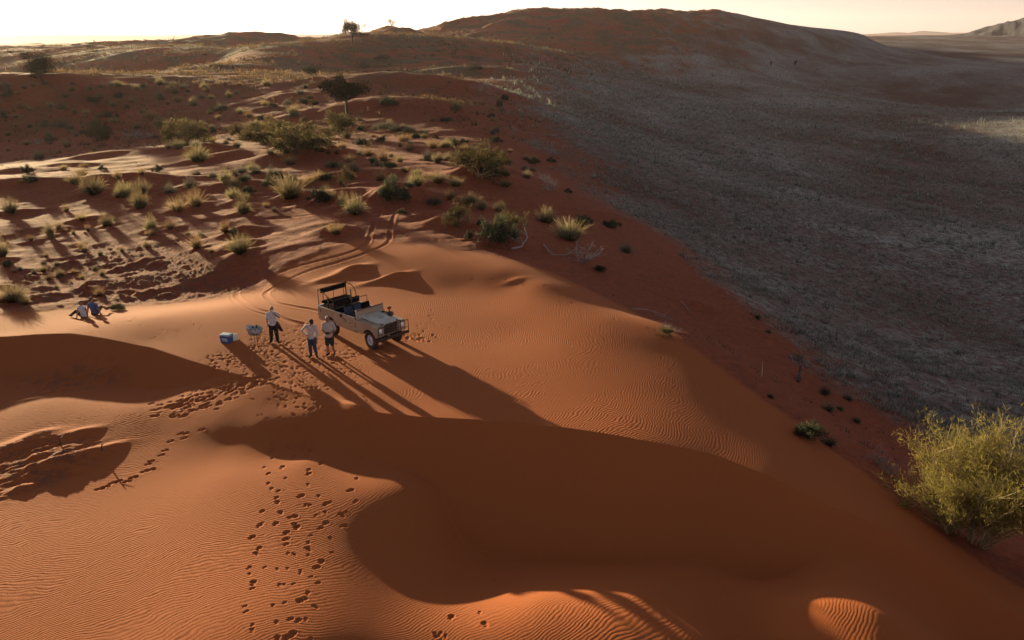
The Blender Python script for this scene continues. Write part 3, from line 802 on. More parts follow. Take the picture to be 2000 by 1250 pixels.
for s in (-1, 1):
    m.prism([(-2.24, ZT + .002), (-2.24, ZT + .03), (-.44, ZT + .03), (-.44, ZT + .002)], s * HW - .022, s * HW + .022)
m.box(-2.245, -2.18, -HW, HW, ZT + .003, ZT + .028)
m.build("top_capping", MT['galv'], veh)
m = MB()
def arc_shell(cx, r, y0, y1, z0, n=12):
    """half-round lining over a wheel"""
    a_ = arch(cx, r, z0, n); b2 = arch(cx, r + .012, z0, n)
    q = MB()
    for (p0, p1, q0, q1) in zip(a_[:-1], a_[1:], b2[:-1], b2[1:]): q.prism([p0, q0, q1, p1], y0, y1)
    return q
for s in (-1, 1):
    y0, y1 = (HW - .36, HW - .032) if s > 0 else (-HW + .032, -HW + .36)
    m = arc_shell(-1.385, AR + .002, y0, y1, ZB + .02); m.box(-1.92, -.85, y0, y1, .955, 1.02)
    m.build("wheel_box", MT['inner'], veh)
# doors (bottom halves only)
for s in (-1, 1):
    m = MB()
    y0, y1 = (s * HW - (.03 if s > 0 else 0.004), s * HW + (.004 if s > 0 else .03))
    m.prism([(-.40, ZB - .01), (-.40, ZT - .01), (.47, ZT - .01), (.47, ZB - .01)], y0, y1)
    d = m.build("door", MT['paint'], veh)
    m = MB(); m.box(-.40, .47, y0 - .012, y1 + .012, ZT - .007, ZT + .02, .005); m.build("door_capping", MT['galv'], d)
    m = MB(); m.box(-.33, -.19, s * (HW + .03) - .012, s * (HW + .03) + .012, 1.03, 1.06, .006); m.box(-.34, -.31, s * (HW + .02) - .018, s * (HW + .02) + .018, 1.02, 1.07, .004)
    m.build("handle", MT['black'], d)
    for z in (.72, 1.10):
        m = MB(); m.box(.43, .53, s * (HW + .01) - .012, s * (HW + .01) + .012, z, z + .05, .004); m.build("hinge", MT['galv'], d)
    if s < 0:
        yy = -HW - .0065
        m = MB()   # small standing figure mark
        m.prism([(-.20, .90), (-.215, .93), (-.19, .97), (-.205, 1.0), (-.175, 1.035), (-.15, 1.0), (-.165, .96), (-.145, .94), (-.13, .90), (-.165, .915)], yy - .002, yy + .002)
        m.build("emblem", MT['decal'], d)
        m = MB()   # pale ring with a squiggle of lettering
        for k in range(20):
            a0, a1 = k * math.pi / 10, (k + .8) * math.pi / 10
            for ra, rb in ((.095, .085),):
                m.prism([(.13 + 1.35 * ra * math.cos(a0), .93 + ra * math.sin(a0)), (.13 + 1.35 * rb * math.cos(a0), .93 + rb * math.sin(a0)), (.13 + 1.35 * rb * math.cos(a1), .93 + rb * math.sin(a1)), (.13 + 1.35 * ra * math.cos(a1), .93 + ra * math.sin(a1))][::-1], yy - .002, yy + .002)
        m.build("emblem_ring", MT['decalw'], d)
        m = MB()
        P = [(.04, .92), (.06, .955), (.075, .91), (.095, .96), (.115, .915), (.13, .975), (.15, .90), (.17, .96), (.195, .91), (.225, .95)]
        m.tube([(x, yy - .001, z) for x, z in P], .006, 4)
        m.build("emblem_lettering", MT['decalr'], d)
# front wings
for s in (-1, 1):
    m = MB()
    sd = [(.53, ZB), (.53, 1.16), (1.88, 1.09), (1.93, 1.03), (1.93, .66), (1.93 - .05, .60)] + arch(1.385, .46, .60)[::-1]
    y0, y1 = (s * HW - (.03 if s > 0 else 0), s * HW + (0 if s > 0 else .03))
    m.prism(sd, y0, y1)
    a, b_ = (.44, HW - .03) if s > 0 else (-HW + .03, -.44)
    m.hull([(.53, a, 1.157), (.53, b_, 1.157), (1.86, b_, 1.088), (1.86, a, 1.088), (.53, a, 1.13), (.53, b_, 1.13), (1.86, b_, 1.06), (1.86, a, 1.06)],
           [(0, 1, 2, 3), (4, 7, 6, 5), (0, 4, 5, 1), (1, 5, 6, 2), (2, 6, 7, 3), (3, 7, 4, 0)])
    m.box(1.895, 1.928, a, b_, .64, 1.06, .003)
    wg = m.build("wing", MT['paint'], veh)
    m = arc_shell(1.385, .462, *((HW - .36, HW - .032) if s > 0 else (-HW + .032, -HW + .36)), .62)
    m.build("arch_lining", MT['under'], wg)
    hy = s * .62
    hl = MB(); hl.lathe([(.105, 0), (.108, .03), (.09, .036), (.085, .012), (.0, -.03)], 24, Matrix.Translation((1.93, hy, .90)) @ Matrix.Rotation(-math.pi / 2, 4, 'Z'))
    ho = hl.build("headlight", MT['chrome'], veh)
    m = MB(); m.lathe([(.088, .018), (.07, .032), (.04, .04), (0.0, .043)], 20, Matrix.Translation((1.93, hy, .90)) @ Matrix.Rotation(-math.pi / 2, 4, 'Z')); m.build("lens", MT['glass'], ho)
    m = MB(); m.lathe([(.035, 0), (.035, .03), (.02, .042), (0.0, .045)], 14, Matrix.Translation((1.928, hy + s * .10, .735)) @ Matrix.Rotation(-math.pi / 2, 4, 'Z')); m.build("indicator", MT['orange'], veh)
    m = MB(); m.lathe([(.03, 0), (.03, .03), (.02, .042), (0.0, .045)], 14, Matrix.Translation((1.928, hy - s * .06, .735)) @ Matrix.Rotation(-math.pi / 2, 4, 'Z')); m.build("side_light", MT['chrome'], veh)
# bonnet: shallow curved lid with rounded sides and a raised round plinth
bm_ = MB(); NXb, NYb = 10, 12
gv = []
for top in (1, 0):
    for i in range(NXb + 1):
        for j in range(NYb + 1):
            tx = i / NXb; ty = j / NYb * 2 - 1
            x = .60 + tx * 1.30
            wd = .52 - .05 * tx
            z = 1.30 - .10 * tx - .075 * abs(ty) ** 4 - (.05 * max(0, tx - .88) / .12) + .012 * math.cos(ty * 9) * 0
            gv.append(bm_.b.verts.new((x, ty * wd, z - (0 if top else .03))))
nn = (NXb + 1) * (NYb + 1); ix = lambda t, i, j: gv[t * nn + i * (NYb + 1) + j]
for i in range(NXb):
    for j in range(NYb):
        bm_.b.faces.new([ix(0, i, j), ix(0, i + 1, j), ix(0, i + 1, j + 1), ix(0, i, j + 1)])
        bm_.b.faces.new([ix(1, i, j), ix(1, i, j + 1), ix(1, i + 1, j + 1), ix(1, i + 1, j)])
for i in range(NXb):
    bm_.b.faces.new([ix(0, i, 0), ix(1, i, 0), ix(1, i + 1, 0), ix(0, i + 1, 0)]); bm_.b.faces.new([ix(0, i, NYb), ix(0, i + 1, NYb), ix(1, i + 1, NYb), ix(1, i, NYb)])
for j in range(NYb):
    bm_.b.faces.new([ix(0, 0, j), ix(0, 0, j + 1), ix(1, 0, j + 1), ix(1, 0, j)]); bm_.b.faces.new([ix(0, NXb, j), ix(1, NXb, j), ix(1, NXb, j + 1), ix(0, NXb, j + 1)])
bon = bm_.build("bonnet", MT['bonnet'], veh, sharp=50)
m = MB()
m.hull([(.56, -.47, 1.12), (.56, .47, 1.12), (1.88, .47, 1.07), (1.88, -.47, 1.07), (.56, -.45, 1.22), (.56, .45, 1.22), (1.86, .45, 1.15), (1.86, -.45, 1.15)], [(0, 3, 2, 1), (4, 5, 6, 7), (0, 4, 7, 3), (1, 2, 6, 5), (0, 1, 5, 4), (3, 7, 6, 2)])
m.build("engine_bay", MT['inner'], veh)
m = MB(); m.lathe([(.10, 0), (.12, 0), (.135, .012), (.135, .03), (.11, .035), (.10, .02)], 26, Matrix.Translation((1.18, .06, 1.255)) @ Matrix.Rotation(math.pi / 2, 4, 'X') @ Matrix.Scale(1.3, 4, (1, 0, 0)), closed=True); m.build("spare_wheel_plinth", MT['bonnet'], bon)
# scuttle / folded screen with padded top
m = MB()
m.hull([(.60, -.76, 1.16), (.60, .76, 1.16), (.48, .76, 1.16), (.48, -.76, 1.16), (.53, -.74, 1.52), (.53, .74, 1.52), (.49, .74, 1.52), (.49, -.74, 1.52)], [(0, 1, 2, 3), (4, 7, 6, 5), (0, 4, 5, 1), (2, 6, 7, 3), (0, 3, 7, 4), (1, 5, 6, 2)])
m.box(.47, .52, -.80, .80, .62, 1.157, .004)
sc_ = m.build("bulkhead", MT['paint'], veh)
m = MB(); m.tube([(.51, -.75, 1.54), (.51, 0, 1.545), (.51, .75, 1.54)], .032, 10); m.build("padded_rail", MT['brown'], sc_)
for s in (-1, 1):
    m = MB(); m.box(.565, .60, s * .50 - .16, s * .50 + .16, 1.24, 1.31, .006); m.build("vent_flap", MT['galv'], sc_)
    m = MB(); m.box(.47, .56, s * .745 - .012, s * .745 + .012, 1.17, 1.60, .004); m.build("screen_bracket", MT['galv'], sc_)
# radiator panel and grille
m = MB(); m.box(1.84, 1.872, -.438, .438, .62, 1.13, .004); pn = m.build("front_panel", MT['paint'], veh)
m = MB(); m.box(1.873, 1.885, -.36, .36, .70, 1.06)
m.build("radiator", MT['inner'], veh)
m = MB()
for k in range(9): m.box(1.89, 1.90, -.36, .36, .71 + k * .04, .722 + k * .04)
for k in range(13): m.box(1.886, 1.8895, -.36 + k * .06 - .004, -.36 + k * .06 + .004, .70, 1.055)
m.box(1.886, 1.905, -.38, .38, 1.056, 1.075); m.box(1.886, 1.905, -.38, .38, .68, .70)
m.build("grille", MT['under'], veh)
# bumper and brush guard
m = MB(); m.box(2.03, 2.12, -.86, .86, .50, .63, .012); m.box(1.80, 2.03, -.45, -.37, .50, .60); m.box(1.80, 2.03, .37, .45, .50, .60)
m.build("bumper", MT['black'], veh)
m = MB(); X0 = 2.09
m.tube([(X0, -.84, .63), (X0, -.84, 1.10)], .018, 8); m.tube([(X0, .84, .63), (X0, .84, 1.10)], .018, 8)
m.tube([(X0, -.84, 1.10), (X0, -.40, 1.13), (X0, .40, 1.13), (X0, .84, 1.10)], .018, 8)
for y in (-.40, -.13, .13, .40): m.tube([(X0, y, .63), (X0, y, 1.13)], .014, 8)
m.tube([(X0, -.40, .90), (X0, .40, .90)], .012, 8); m.tube([(X0, -.40, 1.13), (X0, -.40, 1.20), (X0, .40, 1.20), (X0, .40, 1.13)], .014, 8)
m.tube([(X0, -.84, .80), (X0, -.40, .80)], .010, 6); m.tube([(X0, .84, .80), (X0, .40, .80)], .010, 6)
m.build("brush_guard", MT['black'], veh)
# air intake on the far wing
m = MB()
m.ell((1.15, .64, 1.24), (.19, .13, .11)); m.tube([(1.02, .62, 1.24), (.80, .60, 1.26), (.68, .55, 1.24)], .035, 8)
m.tube([(1.12, .62, 1.30), (1.12, .62, 1.46)], .028, 10)
sn = m.build("air_intake", MT['black'], veh)
m = MB(); m.lathe([(.05, 0), (.085, .01), (.09, .06), (.085, .11), (.03, .125), (0, .125)], 18, Matrix.Translation((1.12, .62, 1.45)) @ Matrix.Rotation(math.pi / 2, 4, 'X')); m.build("intake_cap", MT['brown'], sn)
# chassis, axles, springs, fuel tank
m = MB()
for s in (-1, 1):
    m.box(-2.15, 1.95, s * .38 - .04, s * .38 + .04, .50, .60)
    for ax in (-1.385, 1.385):
        m.tube([(ax - .5, s * .42, .50), (ax - .2, s * .42, .42), (ax, s * .42, .40), (ax + .2, s * .42, .42), (ax + .5, s * .42, .50)], .03, 6)
for ax in (-1.385, 1.385):
    m.tube([(ax, -.60, .40), (ax, .60, .40)], .045, 8); m.ell((ax, .12, .40), (.15, .15, .15), n=8)
m.box(-.2, .35, -.25, .25, .42, .60, .03); m.tube([(-1.38, .1, .42), (.1, .1, .48)], .03, 8); m.tube([(.3, .1, .48), (1.38, .1, .42)], .03, 8)
m.box(-.38, .42, -.70, -.46, .50, .595, .02); m.tube([(1.0, .3, .45), (-.6, .3, .42), (-2.2, .5, .50)], .028, 8)
m.build("chassis", MT['under'], veh)
# wheels
for (wx, wy), zz in wz.items():
    s = 1 if wy > 0 else -1
    w_ = empty("wheel", (wx, wy, .40)); w_.parent = veh
    if wx > 0: w_.rotation_euler = (0, 0, R(-7))
    m = MB()
    m.lathe([(.225, -.075), (.27, -.10), (.34, -.108), (.385, -.098), (.405, -.07), (.408, 0), (.405, .07), (.385, .098), (.34, .108), (.27, .10), (.225, .075), (.222, 0)], 40, closed=True)
    for k in range(36):
        a = k * 2 * math.pi / 36
        for q in (-1, 1):
            Mx = Matrix.Rotation(-(a + (0.09 if q > 0 else 0)), 4, 'Y') @ Matrix.Translation((.408, q * .055, 0))
            m.box(-.012, .010, -.038, .038, -.018, .018, 0, Mx)
    m.build("tyre", MT['rubber'], w_)
    m = MB(); o_ = s
    pr = [(.228, -.075 * o_), (.232, 0), (.230, .078 * o_), (.215, .088 * o_), (.205, .07 * o_), (.195, .03 * o_), (.15, .012 * o_), (.10, .035 * o_), (.075, .055 * o_), (.05, .06 * o_), (.048, .10 * o_), (0, .105 * o_)]
    m.lathe(pr, 32); m.setmat(0)
    for k in range(8):
        a = k * math.pi / 4 + .3
        m.ell((.152 * math.cos(a), .016 * o_, .152 * math.sin(a)), (.024, .010, .024), n=6)
    m.ell((0, .10 * o_, 0), (.04, .02, .04), n=8)
    m.setmat(1); m.build("rim", [MT['rim'], MT['under']], w_)
# seats
def bench(name, x, w, zs, zb0, zb1, mat, lean=.10, th=.11, dep=.42):
    t = empty(name); t.parent = veh
    m = MB(); m.box(x, x + dep, -w, w, zs - th, zs, .04, seg=3); m.build("seat_cushion", mat, t)
    m = MB(); Mx = Matrix.Translation((x + .02, 0, zb0)) @ Matrix.Rotation(-lean, 4, 'Y')
    m.box(-.05, .05, -w, w, 0, zb1 - zb0, .04, Mx, seg=3); m.build("backrest", mat, t)
    for y in (-w + .12, 0, w - .12):
        m = MB(); m.tube([(x + dep - .05, y, .75), (x + dep - .05, y, zs - th - .03), (x + .02, y, zs - th - .03), (x - .0, y, zb0 + .1)], .016, 6)
        m.tube([(x + .05, y, .75), (x + .05, y, zs - th - .03)], .016, 6); m.build("seat_bracket", MT['black'], t)
    return t
bench("rear_bench_seat", -2.08, .70, 1.50, 1.84, 2.06, MT['seat'], .12)
bench("middle_bench_seat", -1.10, .70, 1.28, 1.36, 1.62, MT['seat'], .12)
for y, mt in ((-.50, MT['bseat']), (0.0, MT['bseat']), (.50, MT['seat'])):
    t = empty("front_seat"); t.parent = veh
    m = MB(); m.box(-.30, .12, y - .22, y + .22, .98, 1.10, .04, seg=3); m.build("seat_cushion", mt, t)
    m = MB(); m.box(-.05, .05, -.21, .21, 0, .44, .05, Matrix.Translation((-.32, y, 1.08)) @ Matrix.Rotation(-.2, 4, 'Y'), seg=3); m.build("backrest", mt, t)
    m = MB(); m.box(-.28, .10, y - .20, y + .20, .66, .979); m.build("seat_box", MT['inner'], t)
# steering wheel (right-hand drive)
Ms = Matrix.Translation((.20, -.46, 1.36)) @ Matrix.Rotation(R(-55), 4, 'Y')
m = MB(); m.tube([Ms @ Vector((0.2 * math.cos(a), 0.2 * math.sin(a), 0)) for a in [k * math.pi / 12 for k in range(25)]], .014, 6)
for k in range(3):
    a = k * 2 * math.pi / 3 + .5; m.tube([Ms @ Vector((0, 0, 0)), Ms @ Vector((.2 * math.cos(a), .2 * math.sin(a), 0))], .009, 6)
m.tube([Ms @ Vector((0, 0, 0)), (.45, -.46, 1.20)], .02, 8)
m.build("steering_wheel", MT['black'], veh)
m = MB(); m.box(.38, .475, -.74, .74, 1.10, 1.24, .02); m.build("dashboard", MT['inner'], veh)
# tube frame
fr = MB(); T = .019; yS = .78
fr.tube([(-2.17, -yS, ZT), (-2.17, -yS, 2.03), (-2.17, yS, 2.03), (-2.17, yS, ZT)], T, 8)
fr.tube([(-2.17, -yS, 2.0), (-1.85, -yS, 1.98), (-1.25, -yS, 1.73), (-1.05, -yS, 1.70)], T, 8)
fr.tube([(-1.45, -yS, 1.82), (-1.45, -yS, ZT)], T, 8); fr.tube([(-1.05, -yS, 1.71), (-1.05, -yS, ZT)], T, 8)
fr.tube([(-2.17, yS, 2.03), (-1.85, yS, 2.03), (-1.60, yS, 1.95), (-1.42, yS, 1.72), (-1.38, yS, ZT)], T, 8)
fr.tube([(-.62, -.10, 1.25), (-.62, -.10, 1.72), (-.62, yS, 1.72), (-.62, yS, ZT)], T, 8)
fr.tube([(-1.05, -yS, 1.70), (-1.05, .10, 1.72)], T, 8)
fr.tube([(-.62, -.10, 1.72), (-1.05, .1, 1.72)], T, 8)
fr.tube([(-.92, .12, 1.25), (-.92, .12, 2.08)], .030, 8); fr.tube([(-2.0, yS - .12, 1.5), (-2.0, yS - .12, 2.18)], .030, 8)
fr.build("tube_frame", MT['black'], veh)
# tail lamps, fuel cap, step, wing mirror
m = MB(); m.box(-2.06, -1.99, -HW - .012, -HW - .001, .99, 1.14, .004); m.build("fuel_filler", MT['brown'], veh)
for s in (-1, 1):
    m = MB(); m.lathe([(.035, 0), (.035, .03), (0, .04)], 12, Matrix.Translation((-2.222, s * .77, .86)) @ Matrix.Rotation(math.pi / 2, 4, 'Z')); m.build("tail_lamp", MT['decalr'], veh)
m = MB(); m.box(-.02, .02, -.06, .06, -.07, .07, .008, Matrix.Translation((-.46, -HW - .03, 1.16))); m.build("latch", MT['black'], veh)
# ------------------------------------------------------------------ people
PM = dict(
    skin=flatmat("sunburnt_skin", (.30, .13, .075), .6, var=.12, scale=20),
    skin2=flatmat("tanned_skin", (.26, .11, .065), .6, var=.12, scale=20),
    grey=flatmat("grey_hair", (.36, .32, .28), .8, var=.3, scale=60),
    brown_hair=flatmat("brown_hair", (.06, .03, .018), .7, var=.4, scale=60),
    fair=flatmat("fair_hair", (.20, .11, .055), .7, var=.4, scale=60),
    white=flatmat("white_shirt_cloth", (.55, .55, .62), .85, var=.2, scale=14, bump=.006),
    blue_pat=flatmat("blue_patterned_shirt", (.50, .51, .60), .85, var=.5, scale=26, bump=.006),
    pale=flatmat("pale_grey_shirt", (.50, .45, .44), .85, var=.08, scale=9, bump=.008),
    beige=flatmat("beige_shirt", (.44, .38, .35), .85, var=.08, scale=9, bump=.008),
    vest=flatmat("light_blue_top", (.45, .55, .66), .85, var=.12, scale=9, bump=.006),
    bluetee=flatmat("blue_tshirt", (.05, .075, .19), .85, var=.15, scale=9, bump=.006),
    jeans=flatmat("blue_denim", (.035, .045, .095), .85, var=.25, scale=12, bump=.008),
    dark=flatmat("black_trousers", (.014, .012, .013), .85, var=.3, scale=12, bump=.006),
    shorts=flatmat("dark_shorts", (.028, .03, .035), .85, var=.3, scale=12, bump=.006),
    shoe=flatmat("dark_leather_shoe", (.022, .014, .011), .95, var=.3, spec=.05),
    cap=flatmat("dark_cap_cloth", (.02, .014, .014), .8, var=.2),
    eye=flatmat("eye", (.03, .02, .015), .3),
    jacket=flatmat("dark_red_jacket", (.04, .015, .02), .85, var=.3, scale=10, bump=.006),
)
def V(*a): return Vector(a)
def mixv(a, b, t): return Vector(a) * (1 - t) + Vector(b) * t

def person(px, py, rz, J, label, look, held=None, group=None, z_off=0.0, scale=1.0):
    g = at(px, py)
    root = empty("person", (g.x, g.y, g.z + z_off), rz, label=label, cat="person", group=group)
    root.scale = (scale,) * 3
    J = {k: Vector(v) for k, v in J.items() if k not in ('yaw', 'nod', 'tilt')} | {k: J.get(k, 0) for k in ('yaw', 'nod', 'tilt')}
    HR = Matrix.Rotation(R(J['yaw']), 3, 'Z') @ Matrix.Rotation(R(J['nod']), 3, 'X') @ Matrix.Rotation(R(J['tilt']), 3, 'Y')
    H = J['head']
    hp = lambda x, y, z: H + HR @ Vector((x, y, z))      # face looks along -y
    m = MB()
    m.ell(hp(0, .012, .012), (.076, .096, .104), rot=HR); m.ell(hp(0, -.018, -.055), (.056, .068, .058), rot=HR)
    m.ell(hp(0, -.05, -.095), (.028, .024, .018), n=8, rot=HR)
    m.cap(hp(0, -.082, .015), hp(0, -.105, -.028), .010, .017, 8)
    m.ell(hp(0, -.078, -.062), (.026, .012, .009), n=8, rot=HR)
    m.cap(hp(-.04, -.078, .032), hp(.04, -.078, .032), .012, .012, 8)
    for s in (-1, 1): m.ell(hp(s * .078, .01, -.01), (.010, .020, .030), n=8, rot=HR)
    m.cap(J['neck'], hp(0, .015, -.05), .060, .052)
    ch, be, pe = J['chest'], J['belly'], J['pelvis']
    fat = look.get('fat', 1.0)
    def torso(m, k=0.0):
        sh = (J['shB'] - J['shA']); ax = sh.normalized()
        rotm = Matrix((ax, (pe - ch).normalized().cross(ax).normalized() * -1, ax.cross((pe - ch).normalized().cross(ax) * -1).normalized())).transposed()
        m.ell(ch, (.165 + k, .110 * fat + k, .17 + k), rot=rotm); m.ell(mixv(ch, be, .55), (.155 * fat + k, .112 * fat + k, .16 + k), rot=rotm)
        m.ell(be, (.150 * fat + k, .118 * fat + k, .14 + k), rot=rotm); m.ell(pe, (.160 + k, .115 * fat + k, .115 + k), rot=rotm)
        m.cap(mixv(J['shA'], J['shB'], .08), mixv(J['shA'], J['shB'], .92), .062 + k, .062 + k)
        m.cap(mixv(J['neck'], J['shA'], .25), mixv(J['shA'], J['neck'], .15), .05 + k, .05 + k); m.cap(mixv(J['neck'], J['shB'], .25), mixv(J['shB'], J['neck'], .15), .05 + k, .05 + k)
    torso(m)
    for s in 'AB':
        sh, el, wr = J['sh' + s], J['el' + s], J['wr' + s]
        m.cap(sh, el, .052, .040); m.cap(el, mixv(el, wr, .35), .040, .041); m.cap(mixv(el, wr, .35), wr, .041, .027)
        hd = J.get('hd' + s)
        d = (hd - wr).normalized() if hd is not None else (wr - el).normalized()
        side = d.cross(V(0, 0, 1)); side = side.normalized() if side.length > .1 else V(1, 0, 0)
        if s == 'A': side = -side
        nrm = d.cross(side).normalized()
        pc = wr + d * .055
        rt = Matrix((side, nrm, d)).transposed()
        m.ell(pc, (.040, .016, .052), n=10, rot=rt)
        curl = look.get('curl', .5)
        for k, (o, L) in enumerate([(-.030, .066), (-.010, .078), (.011, .074), (.030, .058)]):
            b0 = wr + d * .095 + side * o
            d1 = (d * math.cos(curl) + nrm * math.sin(curl)).normalized(); d2 = (d * math.cos(curl * 2.4) + nrm * math.sin(curl * 2.4)).normalized()
            m.cap(b0, b0 + d1 * L * .5, .0095, .0085, 6); m.cap(b0 + d1 * L * .5, b0 + d1 * L * .5 + d2 * L * .5, .0085, .0075, 6)
        tb = wr + d * .03 - side * .032
        td = (d * .7 - side * .6 + nrm * .35).normalized()
        m.cap(tb, tb + td * .040, .012, .010, 6); m.cap(tb + td * .040, tb + td * .040 + (td * .8 + nrm * .5 + d * .3).normalized() * .028, .010, .0085, 6)
        hp_, kn, an = J['hip' + s], J['kn' + s], J['an' + s]
        m.cap(hp_, kn, .085, .056); m.cap(kn, mixv(kn, an, .3), .055, .058); m.cap(mixv(kn, an, .3), an, .058, .036)
        toe = J['toe' + s]; m.cap(an + V(0, 0, -.03), mixv(an, toe, .5) + V(0, 0, -.02), .040, .040, 8); m.cap(mixv(an, toe, .4), toe, .040, .030, 8)
    m.build("body", PM[look.get('skin', 'skin')], root, voxel=.0085, relax=2)
    for s in (-1, 1):
        m = MB(); m.ell(hp(s * .030, -.078, .010), (.013, .010, .009), n=8, rot=HR); m.build("eye", PM['eye'], root)
    # hair or cap
    hair = look.get('hair')
    if hair:
        m = MB(); m.ell(hp(0, .030, .030), (.084, .094, .098), rot=HR); m.ell(hp(0, .0, .070), (.070, .085, .058), rot=HR); m.ell(hp(0, .06, -.03), (.065, .05, .06), rot=HR)
        if hair[1] == 'long': m.cap(hp(0, .08, .0), hp(0, .12, -.16), .06, .035)
        if hair[1] == 'bald':
            m = MB(); m.ell(hp(0, .042, .0), (.082, .078, .060), rot=HR); m.ell(hp(0, .03, .070), (.062, .075, .050), rot=HR)
        m.build("hair", PM[hair[0]], root, voxel=.010, relax=1)
    if look.get('cap'):
        m = MB(); m.ell(hp(0, .015, .052), (.090, .105, .082), rot=HR)
        m.hull([tuple(hp(x, y, z)) for x, y, z in [(-.07, -.07, .045), (.07, -.07, .045), (.055, -.165, .035), (-.055, -.165, .035), (-.07, -.07, .057), (.07, -.07, .057), (.055, -.165, .045), (-.055, -.165, .045)]], [(0, 3, 2, 1), (4, 5, 6, 7), (0, 1, 5, 4), (1, 2, 6, 5), (2, 3, 7, 6), (3, 0, 4, 7)])
        m.build("cap", PM['cap'], root, voxel=.008, relax=1)
    # shirt
    m = MB(); torso(m, .016)
    m.cap(ch, J['neck'] - V(0, 0, .03), .10, .072)
    sl = look.get('sleeve', .75)
    for s in 'AB':
        sh, el, wr = J['sh' + s], J['el' + s], J['wr' + s]
        if sl <= 1:
            if sl > 0: m.cap(sh, mixv(sh, el, sl), .068, .062)
        else: m.cap(sh, el, .070, .056); m.cap(el, mixv(el, wr, .85), .056, .042)
    hem = look.get('hem', .0)
    if hem: m.ell(pe + V(0, 0, -hem * .4), (.182, .138 * fat, .10))
    m.build("shirt", PM[look['shirt']], root, voxel=.013, relax=2)
    # legs
    m = MB(); lg = look.get('leg', 1.0); lw = look.get('legw', .4)
    m.ell(pe, (.172, .128 * fat, .11)); m.ell(pe + V(0, 0, -.07), (.165, .125, .09))
    for s in 'AB':
        hp_, kn, an = J['hip' + s], J['kn' + s], J['an' + s]
        m.cap(mixv(pe, hp_, .7), hp_, .10, .10)
        if lg < 1: m.cap(hp_, mixv(hp_, kn, .92), .103, .092)
        else: m.cap(hp_, kn, .100 + .015 * lw, .072 + .02 * lw); m.cap(kn, mixv(kn, an, .92), .072 + .02 * lw, .060 + .014 * lw)
    m.build("shorts" if lg < 1 else "trousers", PM[look['pants']], root, voxel=.013, relax=2)
    for s in 'AB':
        an, toe = J['an' + s], J['toe' + s]
        m = MB(); b0 = an + V(0, 0, -.035)
        m.cap(b0 + (an - toe).normalized() * .03, mixv(an, toe, .55) + V(0, 0, -.01), .050, .046); m.cap(mixv(an, toe, .5), toe, .046, .036)
        m.build("shoe", PM['shoe'], root, voxel=.011, relax=1)
    return root

# man with hand to his mouth, dark trousers
JA = dict(head=(.02, -.02, 1.63), neck=(.0, .0, 1.46), chest=(0, 0, 1.28), belly=(0, -.01, 1.08), pelvis=(0, 0, .93), shA=(-.18, 0, 1.41), shB=(.18, 0, 1.41),
          elA=(-.25, .05, 1.13), wrA=(-.22, -.06, .90), elB=(.33, -.10, 1.24), wrB=(.13, -.22, 1.47), hdB=(.06, -.20, 1.54),
          hipA=(-.09, 0, .88), hipB=(.09, 0, .88), knA=(-.12, -.02, .48), knB=(.12, -.02, .48), anA=(-.16, .02, .09), anB=(.14, .02, .09), toeA=(-.21, -.14, .035), toeB=(.20, -.13, .035), yaw=12, nod=0)
pa = person(537, 669, R(4), JA, "man in patterned shirt and black trousers raising a hand to his mouth",
            dict(skin='skin', hair=('grey', 'bald'), shirt='blue_pat', sleeve=.8, pants='dark', legw=1.2, fat=1.12, curl=.8, hem=.05), scale=.985)
# man with hand on hip, dark cap and jeans
JB = dict(head=(.06, -.06, 1.60), neck=(.02, -.01, 1.45), chest=(0, .0, 1.27), belly=(-.01, 0, 1.07), pelvis=(0, 0, .93), shA=(-.185, .02, 1.40), shB=(.19, -.03, 1.40),
          elA=(-.40, .10, 1.17), wrA=(-.20, .0, .99), hdA=(-.12, -.03, .97), elB=(.27, -.02, 1.12), wrB=(.26, -.16, .92),
          hipA=(-.09, 0, .88), hipB=(.09, 0, .88), knA=(-.09, -.03, .48), knB=(.10, -.03, .48), anA=(-.10, .02, .09), anB=(.13, .04, .09), toeA=(-.14, -.16, .035), toeB=(.20, -.12, .035), yaw=28, nod=22)
pb = person(612, 697, R(0), JB, "man in dark cap, pale shirt and blue jeans with one hand on his hip",
            dict(skin='skin2', hair=('brown_hair', 'short'), cap=True, shirt='pale', sleeve=2, pants='jeans', curl=.6, hem=.08))
# man in shorts holding something in front of him
JC = dict(head=(-.02, -.05, 1.64), neck=(.0, 0, 1.47), chest=(0, .0, 1.29), belly=(0, -.02, 1.08), pelvis=(0, 0, .94), shA=(-.19, 0, 1.42), shB=(.19, 0, 1.42),
          elA=(-.27, .0, 1.14), wrA=(-.10, -.22, 1.08), hdA=(.0, -.26, 1.09), elB=(.28, .0, 1.14), wrB=(.16, -.23, 1.10), hdB=(.05, -.27, 1.09),
          hipA=(-.095, 0, .89), hipB=(.095, 0, .89), knA=(-.10, -.02, .49), knB=(.11, -.02, .49), anA=(-.09, .03, .09), anB=(.15, .03, .09), toeA=(-.16, -.14, .035), toeB=(.17, -.16, .035), yaw=-10, nod=10)
pc_ = person(646, 694, R(-2), JC, "grey-haired man in beige shirt and dark shorts holding a small dark object",
             dict(skin='skin', hair=('grey', 'bald'), shirt='beige', sleeve=.85, pants='shorts', leg=.5, fat=1.22, curl=1.0, hem=.10), scale=1.02)
